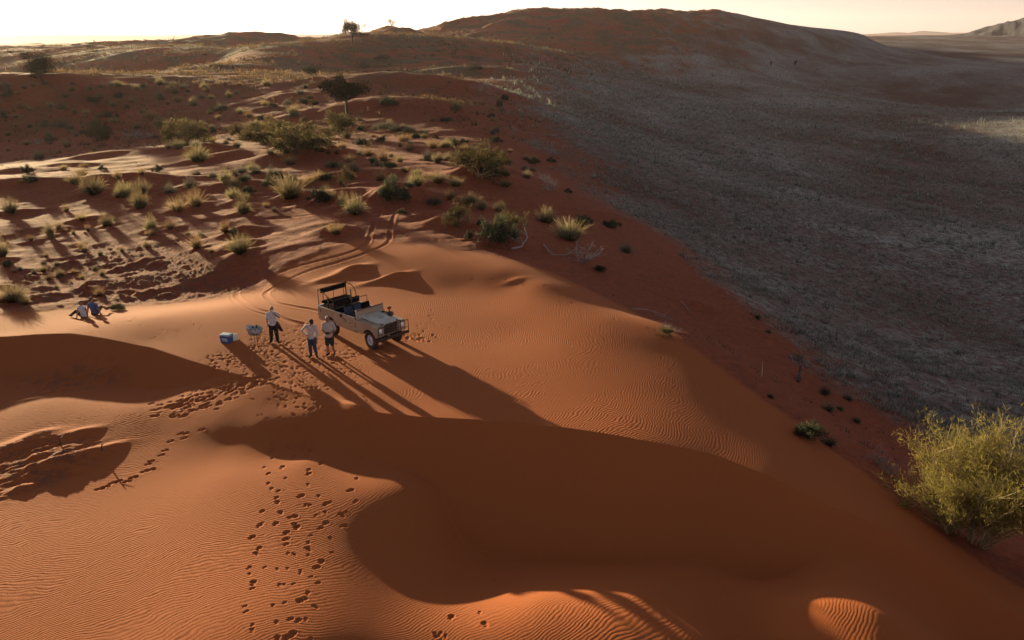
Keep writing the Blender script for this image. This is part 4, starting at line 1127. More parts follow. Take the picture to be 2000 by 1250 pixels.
# the two sitting on the crest, backs to the camera
JD = dict(head=(-.03, .06, .78), neck=(.0, .02, .62), chest=(.0, .0, .46), belly=(.02, 0, .27), pelvis=(.03, .0, .12), shA=(-.16, .03, .57), shB=(.17, -.02, .56),
          elA=(-.22, -.05, .33), wrA=(-.24, -.16, .08), hdA=(-.25, -.25, .03), elB=(.28, -.08, .34), wrB=(.33, -.20, .10), hdB=(.35, -.28, .03),
          hipA=(-.05, .02, .10), hipB=(.12, .05, .10), knA=(-.42, .16, .30), knB=(-.26, .42, .30), anA=(-.72, .20, .08), anB=(-.50, .70, .08), toeA=(-.85, .26, .05), toeB=(-.62, .82, .05), yaw=168, nod=10)
pd_ = person(163, 620, R(0), JD, "person in light blue sleeveless top sitting on the dune crest",
             dict(skin='skin', hair=('fair', 'short'), shirt='vest', sleeve=0, pants='dark', fat=.85), group=None, z_off=-.02)
JE = dict(head=(-.05, .06, .84), neck=(-.01, .02, .67), chest=(.0, .0, .50), belly=(.02, 0, .30), pelvis=(.03, .0, .13), shA=(-.18, .03, .61), shB=(.19, -.02, .60),
          elA=(-.24, -.04, .36), wrA=(-.25, -.18, .09), hdA=(-.25, -.27, .03), elB=(.31, -.06, .36), wrB=(.44, -.16, .09), hdB=(.50, -.22, .03),
          hipA=(-.07, .04, .11), hipB=(.12, .05, .11), knA=(-.20, .46, .32), knB=(.16, .50, .30), anA=(-.26, .86, .08), anB=(.22, .92, .08), toeA=(-.30, 1.0, .07), toeB=(.28, 1.06, .07), yaw=150, nod=6)
pe_ = person(184, 615, R(0), JE, "dark-haired man in blue t-shirt sitting on the dune crest",
             dict(skin='skin2', hair=('brown_hair', 'short'), shirt='bluetee', sleeve=.7, pants='shorts', leg=.5, fat=1.0), z_off=-.02)

# held things stay things of their own
def world_of(root, v): 
    bpy.context.view_layer.update(); return root.matrix_world @ Vector(v)
w0 = world_of(pc_, (.03, -.30, 1.10))
m = MB(); m.box(-.075, .075, -.02, .025, -.045, .045, .012, seg=2); m.lathe([(.028, 0), (.028, .05), (.022, .055), (0, .05)], 14, Matrix.Translation((0, -.02, 0)) @ Matrix.Rotation(math.pi, 4, 'Z'))
o = m.build("camera_body", PM['dark']); o.name = "held_camera"; o.location = w0; tag(o, "small dark camera held by the grey-haired man in shorts", "camera")
w0 = world_of(pa, (.085, -.20, 1.58))
m = MB(); m.lathe([(.0, -.06), (.020, -.06), (.028, -.05), (.031, .055), (.029, .06), (.0, .055)], 14, Matrix.Rotation(R(65), 4, 'X'))
o = m.build("drinking_can", flatmat("can_metal", (.5, .5, .52), .35, metal=.7)); o.location = w0; tag(o, "small metal drink can at the mouth of the man in black trousers", "can")
# jacket hanging from the first man's side
w0 = world_of(pa, (.19, .02, .93))
m = MB()
m.cap((0, 0, .04), (.07, .0, -.18), .055, .085); m.cap((.05, .02, -.12), (.17, .03, -.36), .06, .055); m.cap((.03, -.02, -.1), (.10, -.02, -.34), .05, .03); m.cap((.0, 0, .04), (.03, .02, -.2), .05, .05)
o = m.build("jacket", PM['jacket'], voxel=.012, relax=2); o.location = w0; tag(o, "dark jacket hanging at the hip of the man in the patterned shirt", "jacket")
# ------------------------------------------------------------------ cooler, bag, serving stand
IM = dict(
    blue=flatmat("blue_cooler_plastic", (.03, .10, .30), .45, var=.1, dust=.12),
    lid=flatmat("pale_blue_lid", (.32, .42, .56), .45, var=.08, dust=.12),
    lab=flatmat("label_pale", (.30, .40, .55), .6), labw=flatmat("label_white", (.7, .74, .8), .6),
    bag=flatmat("cream_paper", (.72, .62, .50), .8, var=.08, bump=.01),
    foil=flatmat("crumpled_foil", (.42, .42, .45), .42, metal=.35, var=.3, scale=18, bump=.03),
    metal=flatmat("thin_steel_leg", (.05, .04, .04), .5, metal=.5),
    glassd=flatmat("dark_bottle", (.015, .03, .018), .15), cup=flatmat("white_cup", (.75, .73, .70), .5), dark=flatmat("dark_tray", (.03, .028, .03), .5),
)
g = at(441, 671)
cb = empty("cooler_box", (g.x, g.y + .17, g.z - .01), R(-14), label="blue cooler box with paler lid and white front label on the sand", cat="cooler")
m = MB(); P = [(-.23, -.155), (.23, -.155), (.23, .155), (-.23, .155)]
m.hull([(-.215, -.14, 0), (.215, -.14, 0), (.215, .14, 0), (-.215, .14, 0), (-.24, -.165, .33), (.24, -.165, .33), (.24, .165, .33), (-.24, .165, .33)], [(0, 3, 2, 1), (4, 5, 6, 7), (0, 1, 5, 4), (1, 2, 6, 5), (2, 3, 7, 6), (3, 0, 4, 7)])
m.box(-.246, .246, -.171, .171, .30, .332, .008)
b_ = m.build("tub", IM['blue'], cb)
m = MB(); m.box(-.25, .25, -.175, .175, .334, .40, .022, seg=3); m.box(-.20, .20, -.13, .13, .401, .412, .004)
m.box(-.10, .10, -.155, -.10, .412, .42, .003); m.build("lid", IM['lid'], cb)
for s in (-1, 1):
    m = MB(); m.tube([(s * .245, -.09, .27), (s * .285, -.09, .30), (s * .285, .09, .30), (s * .245, .09, .27)], .011, 6); m.build("handle", IM['lid'], cb)
Ml = Matrix.Translation((0, -.1535, .175)) @ Matrix.Rotation(R(4.3), 4, 'X')
m = MB(); m.box(-.14, .14, -.003, .003, -.075, .075, 0, Ml); lb = m.build("label_panel", IM['lab'], cb)
m = MB()
m.tube([Ml @ Vector((x, -.006, z)) for x, z in [(-.11, -.01), (-.09, .02), (-.07, -.015), (-.05, .02), (-.03, -.01), (-.01, .02), (.01, -.015), (.035, .015), (.055, -.01)]], .006, 4)
m.tube([Ml @ Vector((x, -.006, z)) for x, z in [(.06, .05), (.09, .01), (.115, -.05)]], .010, 4); m.tube([Ml @ Vector((x, -.006, z)) for x, z in [(-.12, .052), (.05, .052)]], .005, 4)
m.build("label_print", IM['labw'], lb)
m = MB(); m.box(-.03, .03, -.19, -.174, .30, .37, .006); m.build("latch", IM['blue'], cb)

g = at(455, 668)
m = MB(); rr = random.Random(4)
n = 9
ring = []
for lv, (z, k) in enumerate([(0, .9), (.10, 1.05), (.20, 1.0), (.28, .8), (.31, .45)]):
    ring.append([m.b.verts.new((.15 * k * math.copysign(abs(math.cos(a)) ** .6, math.cos(a)) + rr.uniform(-.015, .015), .11 * k * math.copysign(abs(math.sin(a)) ** .6, math.sin(a)) + rr.uniform(-.015, .015), z + rr.uniform(-.015, .02) * (lv > 0))) for a in [2 * math.pi * i / 14 for i in range(14)]])
for A, B in zip(ring[:-1], ring[1:]):
    for i in range(14): m.b.faces.new([A[i], A[(i + 1) % 14], B[(i + 1) % 14], B[i]])
m.b.faces.new(ring[0][::-1]); m.b.faces.new(ring[-1])
o = m.build("paper_bag", IM['bag'], sharp=25); o.location = (g.x + .02, g.y + .28, g.z - .01); o.rotation_euler = (0, 0, R(20)); tag(o, "crumpled cream bag on the sand just behind the blue cooler box", "bag")

g = at(498, 681)
tb = empty("serving_stand", (g.x, g.y + .22, g.z), R(-8), label="thin-legged serving stand beside the man in black trousers", cat="stand")
m = MB()
m.lathe([(.0, 0), (.24, 0), (.25, .02), (.25, .035), (.235, .02), (0, .015)], 24, Matrix.Translation((0, 0, .62)) @ Matrix.Rotation(math.pi / 2, 4, 'X') @ Matrix.Scale(1.15, 4, (1, 0, 0)))
m.build("tray_top", IM['dark'], tb)
for x, y in ((-.18, -.15), (.16, -.15), (-.14, .16), (.18, .15)):
    m = MB(); m.tube([(x * .75, y * .75, .62), (x, y, -.04)], .010, 6); m.build("leg", IM['metal'], tb)
m = MB(); m.tube([(-.165, -.135, .25), (.150, -.135, .25)], .006, 6); m.build("cross_bar", IM['metal'], tb)
# crumpled foil bowl wrapped over the stand
m = MB(); NA = 30; rr = random.Random(9)
rows = []
for lv, (rad, z) in enumerate([(.20, .60), (.27, .66), (.31, .76), (.33, .86), (.31, .90), (.25, .84), (.20, .78), (.10, .76)]):
    rows.append([m.b.verts.new(((rad + rr.uniform(-.042, .042)) * math.cos(2 * math.pi * i / NA) * 1.08, (rad + rr.uniform(-.042, .042)) * math.sin(2 * math.pi * i / NA) * .85, z + rr.uniform(-.045, .045) - .07 * math.cos(2 * math.pi * i / NA) * (lv > 1))) for i in range(NA)])
for A, B in zip(rows[:-1], rows[1:]):
    for i in range(NA): m.b.faces.new([A[i], A[(i + 1) % NA], B[(i + 1) % NA], B[i]])
m.b.faces.new(rows[-1])
o = m.build("foil_wrap", IM['foil'], sharp=18); o.location = tb.location; o.rotation_euler = tb.rotation_euler; tag(o, "crumpled silvery foil wrapped like a bowl over the serving stand", "foil")
for nm, x, y, mt, pr, lab, cat in [("bottle", .06, .10, 'glassd', [(.0, 0), (.034, 0), (.035, .15), (.013, .20), (.013, .26), (0, .26)], "dark bottle standing upright at the back of the foil bowl", "bottle"),
                                 ("bottle", -.10, .07, 'glassd', [(.0, 0), (.032, 0), (.033, .11), (.014, .15), (.014, .19), (0, .19)], "shorter dark bottle at the left of the foil bowl", "bottle"),
                                 ("cup", .11, -.03, 'cup', [(.0, 0), (.03, 0), (.038, .10), (.034, .10), (.028, .01), (0, .01)], "white cup at the right of the foil bowl", "cup"),
                                 ("cup", .0, -.06, 'cup', [(.0, 0), (.03, 0), (.036, .09), (.032, .09), (.028, .01), (0, .01)], "white cup in the middle of the foil bowl", "cup"),
                                 ("snack_box", -.03, .03, 'dark', None, "small dark box lying between the bottles in the foil bowl", "box")]:
    m = MB()
    if pr: m.lathe(pr, 14, Matrix.Rotation(math.pi / 2, 4, 'X'))
    else: m.box(-.06, .06, -.05, .05, 0, .05, .008)
    o = m.build(nm, IM[mt]); p_ = Matrix.Rotation(R(-8), 4, 'Z') @ Vector((x, y, .765)); o.location = tb.location + p_; tag(o, lab, cat)
# ------------------------------------------------------------------ plants
def ribbons(name, mat, P, W, T, col=None, parent=None, link=True):
    """P (n,k,3) centre lines, W (n,k) half widths, T (n,k) 0..1 along; ribbons turned at random about their length"""
    P = np.asarray(P, float); n, k, _ = P.shape
    d = P[:, -1] - P[:, 0]; d /= np.linalg.norm(d, axis=1, keepdims=True) + 1e-9
    a = np.random.default_rng(n).normal(size=(n, 3)); a -= (a * d).sum(1, keepdims=True) * d; a /= np.linalg.norm(a, axis=1, keepdims=True) + 1e-9
    L = P - a[:, None] * W[..., None]; Rr = P + a[:, None] * W[..., None]
    co = np.stack([L, Rr], 2).reshape(-1, 3)
    base = (np.arange(n) * k * 2)[:, None] + (np.arange(k - 1) * 2)[None, :]
    F = np.stack([base, base + 1, base + 3, base + 2], -1).reshape(-1, 4)
    me = bpy.data.meshes.new(name)
    me.vertices.add(len(co)); me.vertices.foreach_set("co", co.astype(np.float32).ravel())
    me.loops.add(F.size); me.loops.foreach_set("vertex_index", F.astype(np.int32).ravel())
    me.polygons.add(len(F)); me.polygons.foreach_set("loop_start", (np.arange(len(F)) * 4).astype(np.int32))
    t = me.attributes.new("t", 'FLOAT', 'POINT'); t.data.foreach_set("value", np.repeat(np.asarray(T), 2, axis=1).ravel().astype(np.float32))
    if col is not None:
        t = me.attributes.new("tone", 'FLOAT', 'POINT'); t.data.foreach_set("value", np.repeat(col, k * 2).astype(np.float32))
    me.update(calc_edges=True)
    if mat: me.materials.append(mat)
    if not link: return me
    o = bpy.data.objects.new(name, me); C.objects.link(o)
    if parent: o.parent = parent
    return o

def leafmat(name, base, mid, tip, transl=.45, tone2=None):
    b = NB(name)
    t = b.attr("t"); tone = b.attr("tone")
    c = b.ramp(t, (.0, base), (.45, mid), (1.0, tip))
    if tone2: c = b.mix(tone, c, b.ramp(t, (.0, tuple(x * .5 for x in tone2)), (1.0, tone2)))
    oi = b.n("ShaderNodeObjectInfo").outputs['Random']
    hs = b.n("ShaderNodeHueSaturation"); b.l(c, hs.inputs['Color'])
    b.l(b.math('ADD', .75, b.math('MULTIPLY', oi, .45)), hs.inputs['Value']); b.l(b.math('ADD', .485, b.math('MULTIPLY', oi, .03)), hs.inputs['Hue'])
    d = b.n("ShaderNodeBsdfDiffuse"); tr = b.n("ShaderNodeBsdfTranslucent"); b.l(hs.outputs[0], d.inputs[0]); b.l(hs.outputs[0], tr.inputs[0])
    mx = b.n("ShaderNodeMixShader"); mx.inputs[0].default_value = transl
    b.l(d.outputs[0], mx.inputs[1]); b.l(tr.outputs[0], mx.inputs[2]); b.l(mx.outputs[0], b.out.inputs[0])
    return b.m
LM = dict(
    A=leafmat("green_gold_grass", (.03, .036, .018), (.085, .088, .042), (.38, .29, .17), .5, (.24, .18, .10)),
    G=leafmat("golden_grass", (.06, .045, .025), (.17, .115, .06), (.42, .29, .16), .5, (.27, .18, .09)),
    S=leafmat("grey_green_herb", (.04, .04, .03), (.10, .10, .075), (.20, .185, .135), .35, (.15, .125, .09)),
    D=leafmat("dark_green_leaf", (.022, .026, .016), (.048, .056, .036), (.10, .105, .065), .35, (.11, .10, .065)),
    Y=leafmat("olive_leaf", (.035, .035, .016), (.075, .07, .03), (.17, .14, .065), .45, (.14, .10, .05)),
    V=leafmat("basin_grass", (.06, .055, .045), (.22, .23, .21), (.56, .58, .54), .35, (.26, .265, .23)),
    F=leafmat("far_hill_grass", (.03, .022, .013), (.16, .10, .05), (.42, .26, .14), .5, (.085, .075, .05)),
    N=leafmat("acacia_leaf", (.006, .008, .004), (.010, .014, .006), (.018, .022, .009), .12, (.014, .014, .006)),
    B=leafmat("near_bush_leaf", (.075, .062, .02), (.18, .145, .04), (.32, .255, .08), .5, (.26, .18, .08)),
)
BARK = flatmat("dry_bark", (.035, .024, .02), .9, var=.3)
DEAD = flatmat("bleached_dead_wood", (.26, .22, .21), .9, var=.25)
PALE = flatmat("pale_twig", (.36, .29, .16), .85, var=.25)
TWIG = flatmat("brown_twig", (.12, .075, .05), .9, var=.3)

def tuft_mesh(name, seed, n, mat, h=1.0, w=.5, spread=.6, hw=.006, droop=.25, up=.5, core=.16):
    r = np.random.default_rng(seed)
    a = r.uniform(0, 2 * np.pi, n); q = np.sqrt(r.uniform(0, 1, n))
    b0 = np.stack([np.cos(a) * q * core * (1 + .4 * np.sin(3 * a)), np.sin(a) * q * core, np.zeros(n)], -1)
    lean = q * spread * r.uniform(.5, 1.2, n); hh = h * r.uniform(up, 1.0, n) * (1 - .35 * q * r.uniform(0, 1, n))
    a2 = a + r.normal(0, .5, n)
    d = np.stack([np.cos(a2) * lean, np.sin(a2) * lean, np.ones(n)], -1); d /= np.linalg.norm(d, axis=1, keepdims=True)
    K = 5; s = np.linspace(0, 1, K)
    P = b0[:, None] + d[:, None] * (hh[:, None] * s)[..., None]
    P[..., 2] -= (droop * lean[:, None] * s[None] ** 2) * hh[:, None]
    P[..., 0] += (droop * .6 * lean * np.cos(a2))[:, None] * (s ** 2)[None] * hh[:, None]; P[..., 1] += (droop * .6 * lean * np.sin(a2))[:, None] * (s ** 2)[None] * hh[:, None]
    P[..., :2] *= w / .5
    Wd = hw * (1 - .75 * s)[None] * r.uniform(.7, 1.4, n)[:, None]
    return ribbons(name, mat, P, Wd, np.repeat(s[None], n, 0), r.uniform(0, 1, n) ** 2, link=False)

def branch_system(seed, levels=3, n0=7, L0=.5, spread=.9, up=.75, split=3, shrink=.68, gnarl=.18, r0=.02):
    """list of (points, r_start, r_end) and list of tip points with directions"""
    rr = random.Random(seed); segs = []; tips = []
    def grow(p, d, L, r, lv):
        pts = [p.copy()]; q = p.copy(); dd = d.copy()
        for i in range(3):
            dd = (dd + V(rr.gauss(0, gnarl), rr.gauss(0, gnarl), rr.gauss(0, gnarl * .6))).normalized(); q = q + dd * (L / 3); pts.append(q.copy())
        segs.append((pts, r, r * .6))
        if lv <= 1:
            for k in range(1, 4): tips.append((pts[k].copy(), dd.copy()))
        elif lv == 2: tips.append((pts[2].copy(), dd.copy())); tips.append((pts[3].copy(), dd.copy()))
        if lv > 0:
            for k in range(split):
                nd = (dd + V(rr.gauss(0, .55), rr.gauss(0, .55), rr.gauss(.1, .4))).normalized()
                grow(pts[rr.choice((2, 3))], nd, L * shrink * rr.uniform(.7, 1.2), r * .58, lv - 1)
    for i in range(n0):
        a = 2 * math.pi * (i + rr.random() * .7) / n0; sp = spread * rr.uniform(.3, 1)
        grow(V(rr.gauss(0, .04), rr.gauss(0, .04), 0), V(math.cos(a) * sp, math.sin(a) * sp, up).normalized(), L0 * rr.uniform(.7, 1.15), r0, levels)
    return segs, tips

def segs_mesh(name, segs, mat, n=4):
    m = MB()
    for pts, a, b in segs: m.tube(pts, a, n, r1=b, cap=False)
    o = m.build(name, mat); me = o.data; bpy.data.objects.remove(o); return me

def leaves_mesh(name, tips, mat, per, size, hw, seed, scat=.08, droop=0.0):
    r = np.random.default_rng(seed); T = np.array([list(t[0]) for t in tips]); D = np.array([list(t[1]) for t in tips])
    T = np.repeat(T, per, 0); D = np.repeat(D, per, 0); n = len(T)
    p0 = T + r.normal(0, scat, (n, 3)); d = D * .6 + r.normal(0, .6, (n, 3)); d[:, 2] += .25 - droop; d /= np.linalg.norm(d, axis=1, keepdims=True)
    L = size * r.uniform(.5, 1.2, n); s = np.linspace(0, 1, 3)
    P = p0[:, None] + d[:, None] * (L[:, None] * s)[..., None]
    Wd = hw * np.array([.5, 1, .2])[None] * r.uniform(.7, 1.3, n)[:, None]
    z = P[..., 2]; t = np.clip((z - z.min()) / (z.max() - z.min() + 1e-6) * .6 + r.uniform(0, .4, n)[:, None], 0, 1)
    return ribbons(name, mat, P, Wd, t, r.uniform(0, 1, n) ** 2, link=False)

# prototypes: each is a list of (part name, mesh)
PROTO = {}
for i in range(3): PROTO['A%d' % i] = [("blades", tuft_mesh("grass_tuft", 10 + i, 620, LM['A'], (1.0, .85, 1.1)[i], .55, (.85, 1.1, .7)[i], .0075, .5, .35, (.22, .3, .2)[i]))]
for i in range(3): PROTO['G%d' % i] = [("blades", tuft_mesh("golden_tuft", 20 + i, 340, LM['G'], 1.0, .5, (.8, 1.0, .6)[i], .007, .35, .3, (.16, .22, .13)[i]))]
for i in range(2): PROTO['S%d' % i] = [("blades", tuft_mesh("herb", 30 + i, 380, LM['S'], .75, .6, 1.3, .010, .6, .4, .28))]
for i in range(2):
    sg, tp = branch_system(40 + i, 2, 9, .42, 1.0, .8, 3, .62, .2, .012)
    PROTO['D%d' % i] = [("branches", segs_mesh("shrub_branches", sg, TWIG)), ("foliage", leaves_mesh("shrub_foliage", tp, LM['D'], 8, .11, .013, i, .07))]
for i in range(3):
    sg, tp = branch_system(50 + i, 3, 9, .40, 1.1, .9, 3, .66, .2, .012)
    PROTO['Y%d' % i] = [("branches", segs_mesh("bush_branches", sg, TWIG)), ("foliage", leaves_mesh("bush_foliage", tp, LM['Y'], 4, .07, .010, i, .05))]
for i in range(2):
    sg, tp = branch_system(60 + i, 3, 10, .38, 1.3, .7, 3, .66, .28, .010)
    PROTO['W%d' % i] = [("twigs", segs_mesh("dry_twigs", [(a_, r1_ * 1.8, r2_ * 1.8) for a_, r1_, r2_ in sg], DEAD, 3))]
for i in range(2):
    sg, tp = branch_system(66 + i, 3, 10, .38, 1.0, .9, 3, .66, .25, .010)
    PROTO['P%d' % i] = [("twigs", segs_mesh("bush_twigs", sg, PALE, 3)), ("foliage", leaves_mesh("bush_foliage", tp, LM['Y'], 3, .06, .009, 9 + i, .04))]

WORDS = {'A': ("grass_tuft", "grass tuft"), 'G': ("golden_grass_tuft", "grass tuft"), 'S': ("low_herb", "herb"), 'D': ("dark_shrub", "shrub"), 'Y': ("olive_bush", "bush"), 'W': ("dead_bush", "dead bush"), 'P': ("twiggy_bush", "bush")}
first = {}
BB = {}
def extent(key):
    if key not in BB:
        a = np.concatenate([np.array([v.co[:] for v in me.vertices]) for _, me in PROTO[key]])
        BB[key] = (np.percentile(np.abs(a[:, 0]), 97) * 2, np.percentile(a[:, 2], 98))
    return BB[key]
def plant(kind, p, width, height, label, group, rz=None):
    key = kind + str(random.randrange(len([k for k in PROTO if k[0] == kind])))
    wd, ht = extent(key)
    sx = width / wd; sz = height / ht
    if len(PROTO[key]) == 1:
        o = bpy.data.objects.new(WORDS[kind][0], PROTO[key][0][1]); C.objects.link(o)
    else:
        o = bpy.data.objects.new(WORDS[kind][0], None); C.objects.link(o); o.empty_display_size = .2
        for pn, me_ in PROTO[key]:
            c = bpy.data.objects.new(pn, me_); C.objects.link(c); c.parent = o
    o.location = (p.x, p.y, p.z - .04 * height); o.rotation_euler = (0, 0, random.uniform(0, 6.3) if rz is None else rz); o.scale = (sx, sx, sz)
    return tag(o, label, WORDS[kind][1], group)

def pxscale(p): # metres per photo pixel there
    return ((p.y * math.cos(PITCH) + (CAM_H - p.z) * math.sin(PITCH)) / FPX)

gL = "pale grass tufts on the sunlit hummocks at the left"
gM = "grass tufts on the sand behind the vehicle"
gB = "small tufts among the far hummocks"
ZONES = {
 'l': (gL, {'A': "pale green grass tuft on the sunlit hummocks above the seated pair", 'G': "small dry golden tuft on the sunlit hummocks above the seated pair", 'S': "small grey herb on the sunlit hummocks above the seated pair", 'D': "small dark shrub on the sunlit hummocks above the seated pair"}),
 'm': (gM, {'A': "pale-topped grass tuft on the red sand between the hummocks behind the vehicle", 'G': "dry golden tuft on the red sand between the hummocks behind the vehicle", 'S': "grey-green herb on the red sand between the hummocks behind the vehicle", 'D': "small dark green shrub on the red sand behind the vehicle", 'W': "bleached dead twigs on the red sand behind the vehicle", 'Y': "small olive bush on the red sand behind the vehicle"}),
 'r': ("plants on the shaded flank right of the dune", {'A': "pale-topped grass tuft on the shaded right-hand flank", 'S': "grey-green herb on the shaded right-hand flank", 'D': "small dark shrub on the shaded right-hand flank", 'W': "bleached dead twigs on the shaded right-hand flank", 'G': "dry tuft on the shaded right-hand flank"}),
 'b': (gB, {'A': "small green-gold tuft among the far red hummocks", 'G': "small golden tuft among the far red hummocks", 'S': "low grey-green herb among the far red hummocks", 'D': "small dark shrub among the far red hummocks", 'Y': "small olive bush among the far red hummocks"}),
}
GRP = {}
for px, py, wpx, hpx, kind, z in PL:
    p = at(px, py); k = pxscale(p)
    if z in ZONES: grp, lab = ZONES[z][0], ZONES[z][1].get(kind, ZONES[z][1].get('D'))
    else: grp, lab = None, z
    if kind == 'P' and z == 'm': lab = "small grey twiggy bush on the shaded slope left of the dark blue-green shrub"; grp = None
    if kind == 'Y' and z == 'b': lab = "small olive bush beside the wide bushes of the hummock field"
    plant(kind, p, wpx * k * 1.05, hpx * k * 1.05, lab, grp)
# scattered smaller ones, farther off
cnt = {'A': 0, 'G': 0, 'S': 0, 'D': 0}
tries = 0
while sum(cnt.values()) < 250 and tries < 4000:
    tries += 1
    px = random.uniform(-10, 1060); py = 165 + 200 * random.random() ** 1.3
    if px > 900 + (py - 165) * .9: continue
    if 620 < px < 1000 and 165 < py < 235: continue
    if py > 290 and px < 420 and random.random() < .7: continue
    p = at(px, py)
    kind = random.choices('AGSD', (3, 3, 4, 3))[0]
    w0 = random.uniform(.7, 1.6) * (1.3 if py < 230 else 1)
    plant(kind, p, w0, w0 * random.uniform(.5, .8), ZONES['b'][1][kind] if py < 290 else ZONES['m' if px > 400 else 'l'][1][kind], ZONES['b' if py < 290 else ('m' if px > 400 else 'l')][0])
    cnt[kind] += 1
for _ in range(46):
    px = random.uniform(0, 440); py = random.uniform(430, 585)
    if px > 200 and py > 500: continue
    p = at(px, py); w0 = random.uniform(.25, .6); kind = random.choice('GGSA')
    plant(kind, p, w0, w0 * random.uniform(.6, 1.1), ZONES['l'][1][kind], gL)

# every copy's label says where it stands: its band of the hummock field and its place from the left or right
ORD = ["first", "second", "third", "fourth", "fifth", "sixth", "seventh", "eighth", "ninth", "tenth", "eleventh", "twelfth", "thirteenth", "fourteenth", "fifteenth", "sixteenth"]
BANDS = [(0, 150, "on the farthest dunes"), (150, 190, "just beyond the far tree crowns"), (190, 212, "level with the acacia's crown"), (212, 235, "level with the acacia's trunk"), (235, 255, "just above the olive bushes"), (255, 275, "level with the olive bushes"), (275, 295, "at the feet of the olive bushes"), (295, 325, "below the widest bush"),
         (325, 365, "on the upper red sand"), (365, 400, "level with the dark round shrub"), (400, 440, "at the top of the wheel tracks"), (440, 500, "beside the curving wheel tracks"), (500, 560, "above the seated pair"), (560, 700, "by the dune crest"), (700, 1250, "low on the right flank")]
def relabel():
    bpy.context.view_layer.update()
    cells = {}
    for o in C.objects:
        if o.get('group') and o.parent is None and 'label' in o.keys() and o.name.split('.')[0] in [w_[0] for w_ in WORDS.values()]:
            q = o.location - cam.location; F_ = V(0, math.cos(PITCH), -math.sin(PITCH)); U_ = V(0, math.sin(PITCH), math.cos(PITCH))
            zc = q.dot(F_); X_ = 1000 + FPX * q.x / zc; Y_ = 625 - FPX * q.dot(U_) / zc
            bi = next(b for b in BANDS if b[0] <= Y_ < b[1])
            cells.setdefault((o['group'], SHORT[o.name.split('.')[0]], bi[2]), []).append((X_, o))
    for (g_, sh, bd), L in cells.items():
        L.sort(key=lambda t: t[0]); n = len(L); zone = ZW[g_]
        for i, (_, o) in enumerate(L):
            if n == 1: pos = "the only one"
            elif i == 0: pos = "leftmost"
            elif i == n - 1: pos = "rightmost"
            elif i < n / 2: pos = ORD[min(i, 15)] + " from left"
            else: pos = ORD[min(n - 1 - i, 15)] + " from right"
            o['label'] = f"{sh}, {pos} {bd}{zone}"
SHORT = {"grass_tuft": "green-gold grass tuft", "golden_grass_tuft": "dry golden tuft", "low_herb": "grey-green herb", "dark_shrub": "small dark shrub", "olive_bush": "small olive bush", "dead_bush": "bleached dead twigs", "twiggy_bush": "twiggy bush"}
ZW = {gL: ", left part", gM: ", middle part", gB: ", far field", ZONES['r'][0]: ", shaded side"}
relabel()

# bleached branches and sticks
def stick(pts, r, label, name="dead_branch", mat=DEAD, cat="branch"):
    W_ = []
    for px, py, h in pts: q = at(px, py); W_.append(q + V(0, 0, h))
    m = MB(); o0 = W_[0].copy()
    m.tube([w - o0 for w in W_], r, 6, r1=r * .4)
    rr = random.Random(len(pts)); 
    for w1, w2 in zip(W_[1:-1], W_[2:]):
        d = (w2 - w1); e = w1 + d * .3; s_ = V(rr.gauss(0, .3), rr.gauss(0, .3), abs(rr.gauss(.15, .2)))
        m.tube([e - o0, e - o0 + d * .3 + s_ * .6, e - o0 + d * .5 + s_], r * .5, 5, r1=r * .15)
    o = m.build(name, mat); o.location = o0; return tag(o, label, cat)
stick([(1000,488,.1),(1018,486,.15),(1030,476,.45),(1026,462,.5),(1020,455,.6)], .07, "thick bleached branch curling up at the right end of the broad dark shrub")
stick([(1062,480,.1),(1070,490,.12),(1078,500,.1),(1100,500,.08),(1125,498,.2)], .05, "long thin bleached branch leading to the mound of dead twigs")
stick([(1330,592,.10),(1338,600,.12),(1348,612,.05)], .035, "single pale stick leaning on the low red mound of the shaded flank", "stick")
stick([(1235,604,.05),(1262,608,.15),(1290,616,.1),(1310,620,.05)], .03, "thin bleached branch lying on the bare sand below the single pale stick")
stick([(1279,617,.05),(1300,622,.1),(1322,630,.04)], .03, "short bleached branch lying just above the low tangle of dark twigs")
stick([(1488,735,.02),(1488,722,.5)], .02, "thin upright pale stalk on the shaded flank", "stalk", PALE, "stalk")
stick([(1558,746,.0),(1560,738,.3),(1563,730,.55)], .10, "short dark weathered stump standing on the shaded flank", "stump", BARK, "stump")
stick([(204,604,.04),(213,601,.06),(222,600,.05)], .03, "short brown stick by the low scrub right of the seated man", "stick", TWIG)
plant('D', at(229, 606), .75, .36, "low dark scrub on the crest just right of the seated man", None)
plant('W', at(236, 604), .5, .2, "dry twigs beside the low dark scrub on the crest", None)
# weathered stumps standing in the lower left sand, each with a long shadow
for px, py, lab in [(117, 868, "tiny weathered stump among the lower left ridges of sand, the taller one"), (199, 880, "tiny leaning stump at the right end of the lower left sand ridges")]:
    stick([(px, py, -.02), (px + 1, py, .16), (px + 3, py, .28)], .035, lab, "stump", TWIG, "stump")

